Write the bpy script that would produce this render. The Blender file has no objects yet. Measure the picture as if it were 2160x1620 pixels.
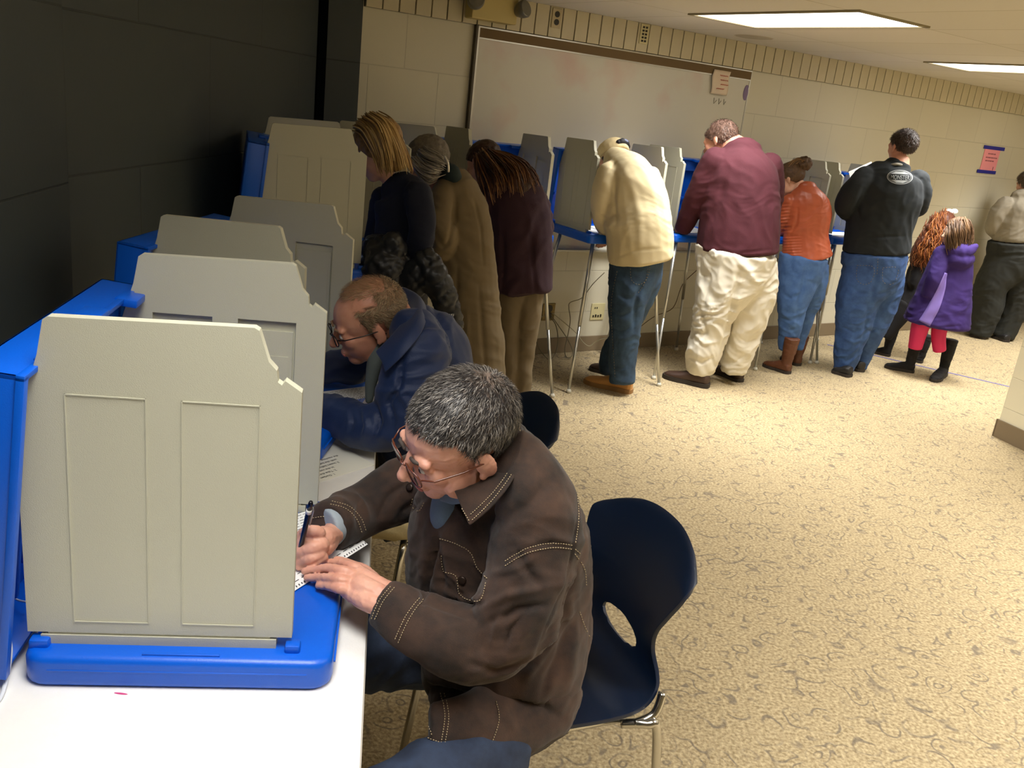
import bpy, bmesh, math, random
import numpy as np
from mathutils import Vector, Matrix, noise
from mathutils.bvhtree import BVHTree
from mathutils.geometry import tessellate_polygon
random.seed(7)
S = bpy.context.scene
COL = S.collection
PI = math.pi
# ------------------------------------------------------------------ camera
FPX, CX, CY, H = 1880.0, 1080.0, 810.0, 1.70
_dn = np.array([390 - CX, 6700 - CY, FPX]); _dn /= np.linalg.norm(_dn)
_fw = np.array([0, 0, 1.0]) - _dn * _dn[2]; _fw /= np.linalg.norm(_fw)
_rt = np.cross(_dn, _fw)
RM = np.array([_rt, _fw, -_dn])
CAMP = np.array([0, 0, H])
def ray(px, py): return RM @ np.array([px - CX, py - CY, FPX])
def at(px, py, z=0.0):
    r = ray(px, py); return Vector(CAMP + r * (z - H) / r[2])
def N(px, py, Y):
    r = ray(px, py); return Vector(CAMP + r * Y / r[1])
def proj(p):
    q = RM.T @ (np.array(p) - CAMP); return CX + FPX * q[0] / q[2], CY + FPX * q[1] / q[2]
def projs(P):
    q = (P - CAMP) @ RM; return np.stack([CX + FPX * q[:, 0] / q[:, 2], CY + FPX * q[:, 1] / q[:, 2]], 1)
def zc(p): return float(RM[:, 2] @ (np.array(p) - CAMP))
cd = bpy.data.cameras.new('camera'); cam = bpy.data.objects.new('camera', cd); COL.objects.link(cam)
cd.sensor_width = 36; cd.lens = FPX / 2160 * 36; cd.clip_start = .05
X, Yc, Zc = Vector(RM[:, 0]), -Vector(RM[:, 1]), -Vector(RM[:, 2])
cam.matrix_world = Matrix(((X.x, Yc.x, Zc.x, 0), (X.y, Yc.y, Zc.y, 0), (X.z, Yc.z, Zc.z, H), (0, 0, 0, 1)))
S.camera = cam
# ------------------------------------------------------------------ materials
def lin(c): return tuple((x / 255 / 12.92 if x / 255 <= .04045 else ((x / 255 + .055) / 1.055) ** 2.4) for x in c) + (1,)
MATS = {}
def mat(name, rgb, rough=.6, metal=0, bump=0, bscale=100, var=0, vscale=6, spec=.5, emit=0, sheen=0, rgb2=None, coat=0, stretch=None, trans=0, bdist=.002):
    if name in MATS: return MATS[name]
    m = bpy.data.materials.new(name); m.use_nodes = True; nt = m.node_tree; b = nt.nodes['Principled BSDF']
    c = lin(rgb); b.inputs['Base Color'].default_value = c
    b.inputs['Roughness'].default_value = rough; b.inputs['Metallic'].default_value = metal
    b.inputs['Specular IOR Level'].default_value = spec
    if sheen: b.inputs['Sheen Weight'].default_value = sheen; b.inputs['Sheen Roughness'].default_value = .5
    if coat: b.inputs['Coat Weight'].default_value = coat
    if trans: b.inputs['Transmission Weight'].default_value = trans
    if emit: b.inputs['Emission Color'].default_value = c; b.inputs['Emission Strength'].default_value = emit
    tc = nt.nodes.new('ShaderNodeTexCoord'); src = tc.outputs['Object']
    if stretch:
        mp = nt.nodes.new('ShaderNodeMapping'); mp.inputs['Scale'].default_value = stretch
        nt.links.new(src, mp.inputs['Vector']); src = mp.outputs['Vector']
    if var or rgb2:
        n = nt.nodes.new('ShaderNodeTexNoise'); n.inputs['Scale'].default_value = vscale; n.inputs['Detail'].default_value = 6
        n.inputs['Roughness'].default_value = .65
        nt.links.new(src, n.inputs['Vector'])
        r = nt.nodes.new('ShaderNodeValToRGB'); e = r.color_ramp.elements
        c2 = lin(rgb2) if rgb2 else tuple(x * (1 + var) for x in c[:3]) + (1,)
        c1 = c if rgb2 else tuple(x * (1 - var) for x in c[:3]) + (1,)
        e[0].color = c1; e[1].color = c2; e[0].position = .35; e[1].position = .65
        nt.links.new(n.outputs['Fac'], r.inputs['Fac']); nt.links.new(r.outputs['Color'], b.inputs['Base Color'])
    if bump:
        n = nt.nodes.new('ShaderNodeTexNoise'); n.inputs['Scale'].default_value = bscale; n.inputs['Detail'].default_value = 4
        nt.links.new(src, n.inputs['Vector'])
        bp = nt.nodes.new('ShaderNodeBump'); bp.inputs['Strength'].default_value = bump; bp.inputs['Distance'].default_value = bdist
        nt.links.new(n.outputs['Fac'], bp.inputs['Height']); nt.links.new(bp.outputs['Normal'], b.inputs['Normal'])
    MATS[name] = m; return m
def node_mat(name, rough=.8):
    m = bpy.data.materials.new(name); m.use_nodes = True; nt = m.node_tree
    b = nt.nodes['Principled BSDF']; b.inputs['Roughness'].default_value = rough; MATS[name] = m
    def nn(t, **k):
        n = nt.nodes.new(t)
        for a, v in k.items():
            if a in n.inputs: n.inputs[a].default_value = v
            else: setattr(n, a, v)
        return n
    return m, nt, b, nn
# ------------------------------------------------------------------ object helpers
def tag(o, label=None, cat=None, group=None, kind=None):
    if label: o['label'] = label
    if cat: o['category'] = cat
    if group: o['group'] = group
    if kind: o['kind'] = kind
    return o
def thing(name, label, cat, loc=(0, 0, 0), rz=0, group=None):
    o = bpy.data.objects.new(name, None); COL.objects.link(o); o.location = loc; o.rotation_euler = (0, 0, rz)
    o.empty_display_size = .05
    return tag(o, label, cat, group)
def link(name, me, m, parent=None, world=False, smooth=None, angle=None):
    o = bpy.data.objects.new(name, me); COL.objects.link(o)
    if m is not None:
        me.materials.clear()
        for mm in (m if isinstance(m, (list, tuple)) else [m]): me.materials.append(mm)
    if parent is not None:
        o.parent = parent
        if world:
            bpy.context.view_layer.update(); me.transform((parent_world(parent)).inverted())
    if smooth is not None:
        me.shade_smooth() if smooth else me.shade_flat()
    if angle:
        me.shade_smooth(); me.set_sharp_from_angle(angle=math.radians(angle))
    return o
def parent_world(p):
    M = Matrix.Translation(p.location) @ p.rotation_euler.to_matrix().to_4x4()
    return parent_world(p.parent) @ M if p.parent else M
def pymesh(vs, fs, name='m'):
    me = bpy.data.meshes.new(name); me.from_pydata([tuple(v) for v in vs], [], fs); me.update(); return me
class MB:
    def __init__(s): s.v = []; s.f = []; s.mi = []; s.cur = 0
    def add(s, vs, fs):
        k = len(s.v); s.v += [Vector(v) for v in vs]; s.f += [tuple(i + k for i in f) for f in fs]; s.mi += [s.cur] * len(fs); return s
    def box(s, x0, x1, y0, y1, z0, z1, M=None, bev=0):
        if bev:
            bm = bmesh.new(); bmesh.ops.create_cube(bm, size=1)
            for v in bm.verts: v.co = Vector(((x0 + x1) / 2 + v.co.x * (x1 - x0), (y0 + y1) / 2 + v.co.y * (y1 - y0), (z0 + z1) / 2 + v.co.z * (z1 - z0)))
            bmesh.ops.bevel(bm, geom=bm.edges[:], offset=bev, segments=2, profile=.5, affect='EDGES')
            vs = [v.co.copy() for v in bm.verts]; fs = [tuple(v.index for v in f.verts) for f in bm.faces]; bm.free()
        else:
            vs = [Vector((x, y, z)) for x in (x0, x1) for y in (y0, y1) for z in (z0, z1)]
            fs = [(0, 1, 3, 2), (4, 6, 7, 5), (0, 4, 5, 1), (2, 3, 7, 6), (0, 2, 6, 4), (1, 5, 7, 3)]
        if M: vs = [M @ v for v in vs]
        return s.add(vs, fs)
    def prism(s, poly, t0, t1, M=None, holes=()):
        """poly in (a,b) -> extruded along c between t0,t1; M maps (a,b,c)"""
        loops = [poly] + list(holes); flat = [p for l in loops for p in l]; n = len(flat)
        tris = tessellate_polygon([[Vector((p[0], p[1], 0)) for p in l] for l in loops])
        vs = [Vector((p[0], p[1], t0)) for p in flat] + [Vector((p[0], p[1], t1)) for p in flat]
        fs = [tuple(t) for t in tris] + [tuple(i + n for i in reversed(t)) for t in tris]
        k = 0
        for l in loops:
            m = len(l)
            for i in range(m): j = (i + 1) % m; fs.append((k + i, k + j, k + j + n, k + i + n))
            k += m
        if M: vs = [M @ v for v in vs]
        return s.add(vs, fs)
    def tube(s, pts, r, seg=8, closed=False):
        pts = [Vector(p) for p in pts]; n = len(pts); rr = r if isinstance(r, (list, tuple)) else [r] * n
        vs = []; a = None
        for i, p in enumerate(pts):
            t = (pts[min(i + 1, n - 1)] - pts[max(i - 1, 0)]).normalized()
            if a is None: a = t.orthogonal().normalized()
            a = (a - t * a.dot(t)).normalized(); b = t.cross(a)
            vs += [p + (a * math.cos(2 * PI * k / seg) + b * math.sin(2 * PI * k / seg)) * rr[i] for k in range(seg)]
        fs = [(i * seg + k, i * seg + (k + 1) % seg, (i + 1) * seg + (k + 1) % seg, (i + 1) * seg + k) for i in range(n - 1) for k in range(seg)]
        fs += [tuple(reversed(range(seg))), tuple((n - 1) * seg + k for k in range(seg))]
        return s.add(vs, fs)
    def ell(s, c, r, M=None, nu=20, nv=12):
        vs = [Vector((0, 0, -1))]
        for i in range(1, nv):
            ph = -PI / 2 + PI * i / nv
            vs += [Vector((math.cos(ph) * math.cos(2 * PI * k / nu), math.cos(ph) * math.sin(2 * PI * k / nu), math.sin(ph))) for k in range(nu)]
        vs.append(Vector((0, 0, 1))); L = len(vs) - 1
        fs = [(0, 1 + (k + 1) % nu, 1 + k) for k in range(nu)]
        for i in range(nv - 2):
            for k in range(nu):
                a = 1 + i * nu; fs.append((a + k, a + (k + 1) % nu, a + nu + (k + 1) % nu, a + nu + k))
        a = 1 + (nv - 2) * nu; fs += [(a + k, a + (k + 1) % nu, L) for k in range(nu)]
        r = r if isinstance(r, (tuple, list)) else (r, r, r)
        vs = [Vector((v.x * r[0], v.y * r[1], v.z * r[2])) for v in vs]
        if M: vs = [M @ v for v in vs]
        return s.add([v + Vector(c) for v in vs], fs)
    def lathe(s, prof, M=None, seg=24):
        n = len(prof); vs = [Vector((r * math.cos(2 * PI * k / seg), r * math.sin(2 * PI * k / seg), z)) for r, z in prof for k in range(seg)]
        fs = [(i * seg + k, i * seg + (k + 1) % seg, (i + 1) * seg + (k + 1) % seg, (i + 1) * seg + k) for i in range(n - 1) for k in range(seg)]
        fs += [tuple(reversed(range(seg))), tuple((n - 1) * seg + k for k in range(seg))]
        if M: vs = [M @ v for v in vs]
        return s.add(vs, fs)
    def mesh(s, name='m'):
        me = pymesh(s.v, s.f, name)
        if any(s.mi): me.polygons.foreach_set('material_index', s.mi)
        return me
    def build(s, name, m, parent=None, world=False, **k): return link(name, s.mesh(name), m, parent, world, **k)
def bake(me, mods, name='m'):
    """evaluate a stack of modifiers into plain mesh data"""
    o = bpy.data.objects.new('tmp', me); COL.objects.link(o)
    for t, kw in mods:
        md = o.modifiers.new(t, t)
        for a, v in kw.items(): setattr(md, a, v)
    dg = bpy.context.evaluated_depsgraph_get(); dg.update()
    r = bpy.data.meshes.new_from_object(o.evaluated_get(dg)); bpy.data.objects.remove(o); r.name = name
    return r
def text_mesh(body, size, ext=.0003, align='LEFT', bold=0):
    c = bpy.data.curves.new('t', 'FONT'); c.body = body; c.size = size; c.extrude = ext; c.align_x = align; c.offset = bold
    o = bpy.data.objects.new('t', c); COL.objects.link(o)
    dg = bpy.context.evaluated_depsgraph_get(); dg.update()
    me = bpy.data.meshes.new_from_object(o.evaluated_get(dg)); bpy.data.objects.remove(o); return me
def dirs(az): a = math.radians(az); return Vector((math.sin(a), math.cos(a), 0))
# ------------------------------------------------------------------ room shell
ROT = math.radians(34)                # direction of the long cream wall (azimuth 56 degrees)
U = Vector((math.cos(ROT), math.sin(ROT), 0)); NW = Vector((math.sin(ROT), -math.cos(ROT), 0))
W0 = Vector((.095, 6.103, 0)); CE = 2.28
def wallpt(s, z, off=0): return W0 + U * s + NW * off + Vector((0, 0, z))
def wall_frame(): return Matrix.Translation(W0) @ Matrix.Rotation(ROT, 4, 'Z')   # local x along wall, -y to the room
def block_mat(name, rgb, bw=.4, bh=.2, joint=.8, rough=.55, var=.04, bump=.5):
    m, nt, b, nn = node_mat(name, rough); L = nt.links.new
    tc = nn('ShaderNodeTexCoord'); sp = nn('ShaderNodeSeparateXYZ'); cb = nn('ShaderNodeCombineXYZ')
    L(tc.outputs['Object'], sp.inputs[0]); L(sp.outputs['X'], cb.inputs['X']); L(sp.outputs['Z'], cb.inputs['Y'])
    br = nn('ShaderNodeTexBrick'); br.inputs['Scale'].default_value = 1; br.inputs['Brick Width'].default_value = bw; br.inputs['Row Height'].default_value = bh
    br.inputs['Mortar Size'].default_value = .004; br.inputs['Mortar Smooth'].default_value = .6
    c = lin(rgb); v = lambda f: tuple(x * f for x in c[:3]) + (1,)
    br.inputs['Color1'].default_value = v(1 - var / 2); br.inputs['Color2'].default_value = v(1 + var / 2); br.inputs['Mortar'].default_value = v(joint)
    L(cb.outputs[0], br.inputs['Vector'])
    nz = nn('ShaderNodeTexNoise'); nz.inputs['Scale'].default_value = 60; L(tc.outputs['Object'], nz.inputs['Vector'])
    L(br.outputs['Color'], b.inputs['Base Color'])
    inv = nn('ShaderNodeMath', operation='MULTIPLY_ADD'); inv.inputs[1].default_value = -1; inv.inputs[2].default_value = 1; L(br.outputs['Fac'], inv.inputs[0])
    ad = nn('ShaderNodeMath', operation='MULTIPLY_ADD'); ad.inputs[1].default_value = .15; L(nz.outputs['Fac'], ad.inputs[0]); L(inv.outputs[0], ad.inputs[2])
    bp = nn('ShaderNodeBump'); bp.inputs['Strength'].default_value = bump; bp.inputs['Distance'].default_value = .003; L(ad.outputs[0], bp.inputs['Height'])
    L(bp.outputs[0], b.inputs['Normal'])
    return m
M_wall = block_mat('cream_painted_block', (208, 202, 180), bw=.45, bh=.3, joint=.86)
M_dark = block_mat('dark_grey_painted_block', (52, 60, 62), bw=1.2, bh=.45, joint=.55, var=.06, rough=.6)
M_base = mat('taupe_vinyl', (128, 112, 88), .5)
M_slat = mat('cream_painted_wood', (200, 190, 160), .5, var=.03)
M_gap = mat('dark_groove', (48, 38, 22), .9)
M_cork = mat('brown_cork', (112, 92, 62), .9, bump=.4, bscale=300)
M_alu = mat('aluminium', (190, 188, 180), .35, .8)
# carpet
m, nt, b, nn = node_mat('patterned_carpet', .95); L = nt.links.new
tc = nn('ShaderNodeTexCoord'); n1 = nn('ShaderNodeTexNoise'); n1.inputs['Scale'].default_value = 5; n1.inputs['Detail'].default_value = 2
L(tc.outputs['Object'], n1.inputs['Vector'])
mx = nn('ShaderNodeMix', data_type='VECTOR'); mx.inputs['Factor'].default_value = .10
L(tc.outputs['Object'], mx.inputs[4]); L(n1.outputs['Color'], mx.inputs[5])
vo = nn('ShaderNodeTexVoronoi', feature='SMOOTH_F1'); vo.inputs['Scale'].default_value = 13; vo.inputs['Smoothness'].default_value = .25
L(mx.outputs[1], vo.inputs['Vector'])
# curls: narrow band of the distance field
cu = nn('ShaderNodeMath', operation='MULTIPLY'); cu.inputs[1].default_value = 3.1; L(vo.outputs['Distance'], cu.inputs[0])
fr = nn('ShaderNodeMath', operation='FRACT'); L(cu.outputs[0], fr.inputs[0])
pp = nn('ShaderNodeMath', operation='SUBTRACT'); pp.inputs[1].default_value = .5; L(fr.outputs[0], pp.inputs[0])
ab = nn('ShaderNodeMath', operation='ABSOLUTE'); L(pp.outputs[0], ab.inputs[0])
n2 = nn('ShaderNodeTexNoise'); n2.inputs['Scale'].default_value = 11; n2.inputs['Detail'].default_value = 3; L(tc.outputs['Object'], n2.inputs['Vector'])
r1 = nn('ShaderNodeValToRGB'); r1.color_ramp.elements[0].position = .05; r1.color_ramp.elements[1].position = .17
r1.color_ramp.elements[0].color = (1, 1, 1, 1); r1.color_ramp.elements[1].color = (0, 0, 0, 1); L(ab.outputs[0], r1.inputs['Fac'])
r2 = nn('ShaderNodeValToRGB'); r2.color_ramp.elements[0].position = .42; r2.color_ramp.elements[1].position = .58; L(n2.outputs['Fac'], r2.inputs['Fac'])
mu = nn('ShaderNodeMath', operation='MULTIPLY'); L(r1.outputs['Color'], mu.inputs[0]); L(r2.outputs['Color'], mu.inputs[1])
n3 = nn('ShaderNodeTexNoise'); n3.inputs['Scale'].default_value = 90; n3.inputs['Detail'].default_value = 5; L(tc.outputs['Object'], n3.inputs['Vector'])
r3 = nn('ShaderNodeValToRGB'); e = r3.color_ramp.elements; e[0].position = .3; e[1].position = .7
e[0].color = lin((134, 116, 84)); e[1].color = lin((198, 180, 142)); L(n3.outputs['Fac'], r3.inputs['Fac'])
m2 = nn('ShaderNodeMath', operation='MULTIPLY'); m2.inputs[1].default_value = .68; L(mu.outputs[0], m2.inputs[0])
mc = nn('ShaderNodeMix', data_type='RGBA'); L(m2.outputs[0], mc.inputs[0]); L(r3.outputs['Color'], mc.inputs[6]); mc.inputs[7].default_value = lin((96, 88, 80))
L(mc.outputs[2], b.inputs['Base Color'])
bp = nn('ShaderNodeBump'); bp.inputs['Strength'].default_value = .7; bp.inputs['Distance'].default_value = .006; L(n3.outputs['Fac'], bp.inputs['Height']); L(bp.outputs[0], b.inputs['Normal'])
M_carpet = m
# ceiling tiles
m, nt, b, nn = node_mat('ceiling_tile', .9); L = nt.links.new
tc = nn('ShaderNodeTexCoord'); br = nn('ShaderNodeTexBrick', offset=0.0)
for k, v in {'Scale': 1, 'Brick Width': .565, 'Row Height': 1.13, 'Mortar Size': .004, 'Mortar Smooth': .3}.items(): br.inputs[k].default_value = v
br.inputs['Color1'].default_value = lin((214, 208, 196)); br.inputs['Color2'].default_value = lin((208, 202, 188)); br.inputs['Mortar'].default_value = lin((168, 158, 132))
L(tc.outputs['Object'], br.inputs['Vector']); L(br.outputs['Color'], b.inputs['Base Color'])
n3 = nn('ShaderNodeTexNoise'); n3.inputs['Scale'].default_value = 150; L(tc.outputs['Object'], n3.inputs['Vector'])
bp = nn('ShaderNodeBump'); bp.inputs['Strength'].default_value = .3; bp.inputs['Distance'].default_value = .003; L(n3.outputs['Fac'], bp.inputs['Height']); L(bp.outputs[0], b.inputs['Normal'])
M_ceil = m
def struct(name, mb, m, M=None, **k):
    o = mb.build(name, m, **k); o['kind'] = 'structure'
    if M is not None: o.matrix_world = M
    return o
fl = [(-3.2, -3), (8, -3), (8, 13), (-3.2, 13)]
struct('floor', MB().prism(fl, -.05, 0), M_carpet)
# ceiling aligned with the long wall; fixture corner sits at a tile corner
CF = Matrix.Translation((.83, 5.62, 0)) @ Matrix.Rotation(ROT, 4, 'Z')
struct('ceiling', MB().box(-9, 9, -9, 3.5, CE, CE + .05), M_ceil, CF)
WF = wall_frame()
struct('wall_back', MB().box(-1.40, 8.5, 0, .12, 0, CE), M_wall, WF)
# dark painted strip at the wall's left end, recess and dark side wall
struct('wall_column', MB().box(-1.60, -1.40, -.002, .12, 0, CE), M_dark, WF)
P0 = wallpt(-1.60, 0); 
g0 = wallpt(-1.66, 0, -.25)
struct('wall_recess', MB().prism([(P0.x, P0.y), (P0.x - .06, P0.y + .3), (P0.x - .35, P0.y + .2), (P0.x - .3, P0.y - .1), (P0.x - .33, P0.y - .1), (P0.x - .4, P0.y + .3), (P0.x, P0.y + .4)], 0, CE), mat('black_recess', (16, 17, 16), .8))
Mw = Matrix.Translation((-1.335, 2.42, 0)) @ Matrix.Rotation(math.radians(88.6), 4, 'Z')
struct('wall_left', MB().box(0, 2.72, 0, .12, 0, CE), M_dark, Mw)
Mw2 = Matrix.Translation((-1.265, 2.44, 0)) @ Matrix.Rotation(math.radians(-82), 4, 'Z')
struct('wall_left_near', MB().box(0, 4.5, -.3, 0, 0, CE), M_dark, Mw2)
# slat band under the ceiling
sl = MB(); s0 = -1.39
while s0 < 8.4:
    sl.box(s0, s0 + .094, -.022, -.002, 2.10, CE, bev=.002); s0 += .102
o = struct('trim_1', sl, M_slat, WF)
struct('trim_2', MB().box(-1.395, 8.5, -.006, .0, 2.10, CE), M_gap, WF)
struct('baseboard_back', MB().box(-1.39, 8.5, -.012, 0, 0, .115, bev=.004), M_base, WF)
# jutting white wall at the right
PF = Matrix.Translation((3.112, 5.455, 0)) @ Matrix.Rotation(math.radians(-71), 4, 'Z')   # local x towards the camera side, y to the right
struct('wall_right', MB().box(0, 1.4, 0, .9, 0, CE), block_mat('white_painted_block', (232, 226, 200), bw=.4, bh=.2, joint=.85), PF)
struct('baseboard_right', MB().box(-.008, 1.4, -.012, 0, 0, .115).box(-.012, 0, -.012, .9, 0, .115), M_base, PF)
# closing walls behind the camera and at the far right
struct('wall_front', MB().box(-3, 8, -3.1, -3, 0, CE), M_wall)
struct('wall_far_right', MB().box(8, 8.1, -3, 13, 0, CE), M_wall)
# ------------------------------------------------------------------ things on the wall
def wall_thing(name, label, cat, s, z, off=0): 
    p = wallpt(s, z, off); return thing(name, label, cat, p, ROT)
wb = wall_thing('whiteboard', 'wide wall-mounted whiteboard with a brown cork strip, faint red smears', 'whiteboard', .5, .76, .004)
WBW = 1.165; WBH = 1.335
m, nt, b, nn = node_mat('whiteboard_surface', .28); L = nt.links.new
tc = nn('ShaderNodeTexCoord'); nz = nn('ShaderNodeTexNoise'); nz.inputs['Scale'].default_value = 2.2; nz.inputs['Detail'].default_value = 5
mp = nn('ShaderNodeMapping'); mp.inputs['Location'].default_value = (3.1, 0, .4); L(tc.outputs['Object'], mp.inputs[0]); L(mp.outputs[0], nz.inputs['Vector'])
rr = nn('ShaderNodeValToRGB'); e = rr.color_ramp.elements; e[0].position = .54; e[1].position = .72; e[0].color = lin((206, 202, 188)); e[1].color = lin((204, 182, 170))
L(nz.outputs['Fac'], rr.inputs[0]); L(rr.outputs[0], b.inputs['Base Color'])
MB().box(-WBW, WBW, -.016, 0, 0, WBH - .07).build('board_surface', m, wb)
MB().box(-WBW, WBW, -.022, 0, WBH - .062, WBH - .008).build('cork_strip', M_cork, wb)
fr_ = MB()
fr_.box(-WBW - .008, -WBW + .006, -.024, 0, 0, WBH).box(WBW - .004, WBW + .006, -.02, 0, 0, WBH).box(-WBW, WBW, -.026, 0, WBH - .008, WBH).box(-WBW, WBW, -.024, 0, WBH - .07, WBH - .062).box(-WBW, WBW, -.06, 0, -.012, 0)
fr_.build('frame', M_alu, wb)
MB().box(-WBW - .022, -WBW - .008, -.03, 0, -.01, WBH + .006).build('edge_trim', mat('dark_bronze', (70, 60, 40), .5), wb)
sc_ = MB().ell((WBW - .02, -.018, WBH - .155), (.028, .003, .055)); sc_.build('purple_smudge', mat('purple_marker', (130, 112, 150), .6), wb, smooth=True)
q = MB()
for k in range(3): q.tube([(WBW - .33 + k * .05, -.0175, WBH - .22), (WBW - .325 + k * .05, -.0175, WBH - .26), (WBW - .30 + k * .045, -.0175, WBH - .235)], .002, 5)
q.build('scribble', mat('grey_marker', (110, 108, 90), .7), wb)
nt_ = wall_thing('paper_note', 'curled white paper note with red handwriting taped over the whiteboard cork strip', 'note', 1.36, 1.90, .031)
g = []; nx, nz_ = 10, 10
vs = []; fs = []
for i in range(nx + 1):
    for j in range(nz_ + 1):
        u, w = i / nx, j / nz_; vs.append((-.085 + .17 * u + .006 * math.sin(7 * w), -.004 - .010 * math.sin(PI * u) * (1 - w) - .004 * math.sin(5 * u), .165 * w))
for i in range(nx):
    for j in range(nz_): a = i * (nz_ + 1) + j; fs.append((a, a + nz_ + 1, a + nz_ + 2, a + 1))
me = bake(pymesh(vs, fs), [('SOLIDIFY', dict(thickness=.0008))]); link('sheet', me, mat('aged_paper', (226, 208, 186), .8), nt_, smooth=True)
q = MB()
for r_, (x0, x1) in enumerate([(-.03, .05), (-.02, .055), (-.01, .065), (-.045, .03)]):
    pts = [(x0 + (x1 - x0) * k / 24, -.019, .13 - r_ * .03 + .005 * math.sin(k * 2.1 + r_) * (1 if k % 2 else .6)) for k in range(25)]; q.tube(pts, .0018, 4)
q.build('handwriting', mat('red_ink', (200, 96, 80), .7), nt_)
# pink notice with blue tape
M_tape = mat('blue_painters_tape', (38, 40, 150), .6); M_pink = mat('pink_paper', (246, 158, 166), .7)
pk = wall_thing('notice', 'pink paper notice held with blue tape strips above the grey-sweater woman', 'sign', 5.05, 1.555, .002)
MB().box(-.12, .14, -.004, 0, 0, .22).build('sheet', M_pink, pk)
MB().box(-.15, .20, -.007, -.003, .20, .232).build('tape', M_tape, pk); MB().box(-.16, .155, -.007, -.003, -.022, .008).build('tape', M_tape, pk)
q = MB()
for zz, a_, b_ in [(.155, -.05, .08), (.12, -.075, .10), (.09, -.07, .07)]:
    x_ = a_; q = MB()
    while x_ < b_: w = random.uniform(.012, .03); q.box(x_, x_ + w, -.0052, -.0038, zz, zz + .011); x_ += w + .008
    q.build('printed_line', mat('faded_print', (150, 84, 92), .8), pk)
q = MB(); q.box(.085, .095, -.0052, -.0038, .012, .045)
q.build('printed_mark', mat('faded_print', (150, 84, 92), .8), pk)
def outlet(name, label, s, z, w, h, kind, mcol):
    t = wall_thing(name, label, 'outlet', s, z, .0)
    off = .022 if z > 2 else 0
    MB().box(-w / 2, w / 2, -off - .008, -off, 0, h, bev=.003).build('plate', mcol, t)
    md = mat('dark_plastic', (40, 36, 28), .5)
    if kind == 'duplex':
        for zz in (.3, .7): MB().lathe([(w * .26, 0), (w * .26, .004)], Matrix.Translation((0, -off - .008, h * zz)) @ Matrix.Rotation(PI / 2, 4, 'X'), 16).build('socket', md, t)
    elif kind == 'grid':
        for i in range(2):
            for j in range(5): MB().box(-w * .3 + i * w * .34, -w * .3 + i * w * .34 + w * .2, -off - .011, -off - .007, h * (.1 + .17 * j), h * (.2 + .17 * j)).build('socket', md, t)
    else:
        for i in range(4): MB().box(-w * .36 + i * w * .18, -w * .27 + i * w * .18, -off - .013, -off - .007, h * .18, h * (.30 + .04 * (i % 2))).build('socket', md, t)
        for i in range(2): MB().box(-w * .28 + i * w * .14, -w * .22 + i * w * .14, -off - .011, -off - .007, h * .68, h * .78).build('socket', md, t)
M_plate = mat('cream_plastic', (206, 196, 150), .45)
outlet('wall_outlet', 'small duplex outlet on the slat band above the whiteboard, next to the emergency light', -.12, 2.155, .07, .115, 'duplex', mat('beige_plastic', (190, 176, 140), .45))
outlet('wall_outlet', 'multi-port wall jack on the slat band above the middle of the whiteboard', .60, 2.15, .075, .125, 'grid', M_plate)
outlet('wall_outlet', 'brass-coloured low outlet box with grey cords plugged in', .12, .245, .105, .125, 'duplex', mat('worn_brass', (120, 104, 66), .4, .7, var=.3, vscale=40))
outlet('wall_outlet', 'cream low wall plate with a row of data jacks, right of the corded outlet', .56, .235, .125, .125, 'jacks', M_plate)
# emergency light
el = wall_thing('emergency_light', 'beige emergency light box with two silver lamp heads at the ceiling', 'light fixture', -.60, 2.125, .022)
MB().box(-.17, .14, -.09, 0, 0, .15, bev=.008).build('housing', mat('beige_metal', (196, 178, 116), .5), el)
for sx in (-.17, .155):
    Ml = Matrix.Translation((sx, -.115, .09)) @ Matrix.Rotation(math.radians(70), 4, 'X') @ Matrix.Rotation(math.radians(20 if sx > 0 else -20), 4, 'Y')
    MB().lathe([(.012, -.06), (.03, -.045), (.048, -.01), (.052, .02), (.046, .03), (.01, .035)], Ml).build('lamp_head', mat('grey_silver_metal', (132, 130, 120), .35, .6), el, angle=40)
# cords
M_cord = mat('grey_cord', (120, 112, 88), .6)
def spline(pts, n=8):
    pts = [Vector(p) for p in pts]; out = []
    for i in range(len(pts) - 1):
        p0, p1, p2, p3 = pts[max(i - 1, 0)], pts[i], pts[i + 1], pts[min(i + 2, len(pts) - 1)]
        for k in range(n):
            t = k / n; out.append(.5 * ((2 * p1) + (p2 - p0) * t + (2 * p0 - 5 * p1 + 4 * p2 - p3) * t * t + (3 * p1 - p0 - 3 * p2 + p3) * t ** 3))
    out.append(pts[-1]); return out
def cord(label, pts, r=.0035, m_=None, group=None):
    o = MB().tube(spline(pts), r, 6).build('power_cord', m_ or M_cord, smooth=True); return tag(o, label, 'cord', group)
def wl(px, py, off=.03):     # a point on the long wall seen at this spot
    r = Vector(ray(px, py)); c = Vector(CAMP); n = NW; t = (W0 + NW * off - c).dot(n) / r.dot(n); return c + r * t
def cl(lst, off=.03, zmin=.008):
    o = []
    for p in lst:
        w = wl(p[0], p[1], p[2] if len(p) > 2 else off)
        if w.z < zmin: w = at(p[0], p[1], zmin)
        o.append(w)
    return o
cord('grey power cord looping left from the brass outlet box to the carpet', cl([(1150, 664), (1130, 680, .06), (1128, 705, .09), (1136, 732, .12), (1150, 752, .15), (1160, 758, .15), (1172, 745, .15), (1177, 715, .12), (1172, 685, .08), (1160, 668, .02)]))
cord('grey power cord drooping from the brass outlet box and hooking up near the carpet', cl([(1162, 664), (1180, 690, .06), (1197, 715, .09), (1208, 740, .14), (1204, 753, .18), (1194, 752, .18), (1192, 735, .16), (1198, 706, .12), (1203, 675, .08), (1200, 650, .05), (1203, 638, .05), (1228, 628, .06), (1250, 600, .1), (1275, 575, .12)]))
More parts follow.
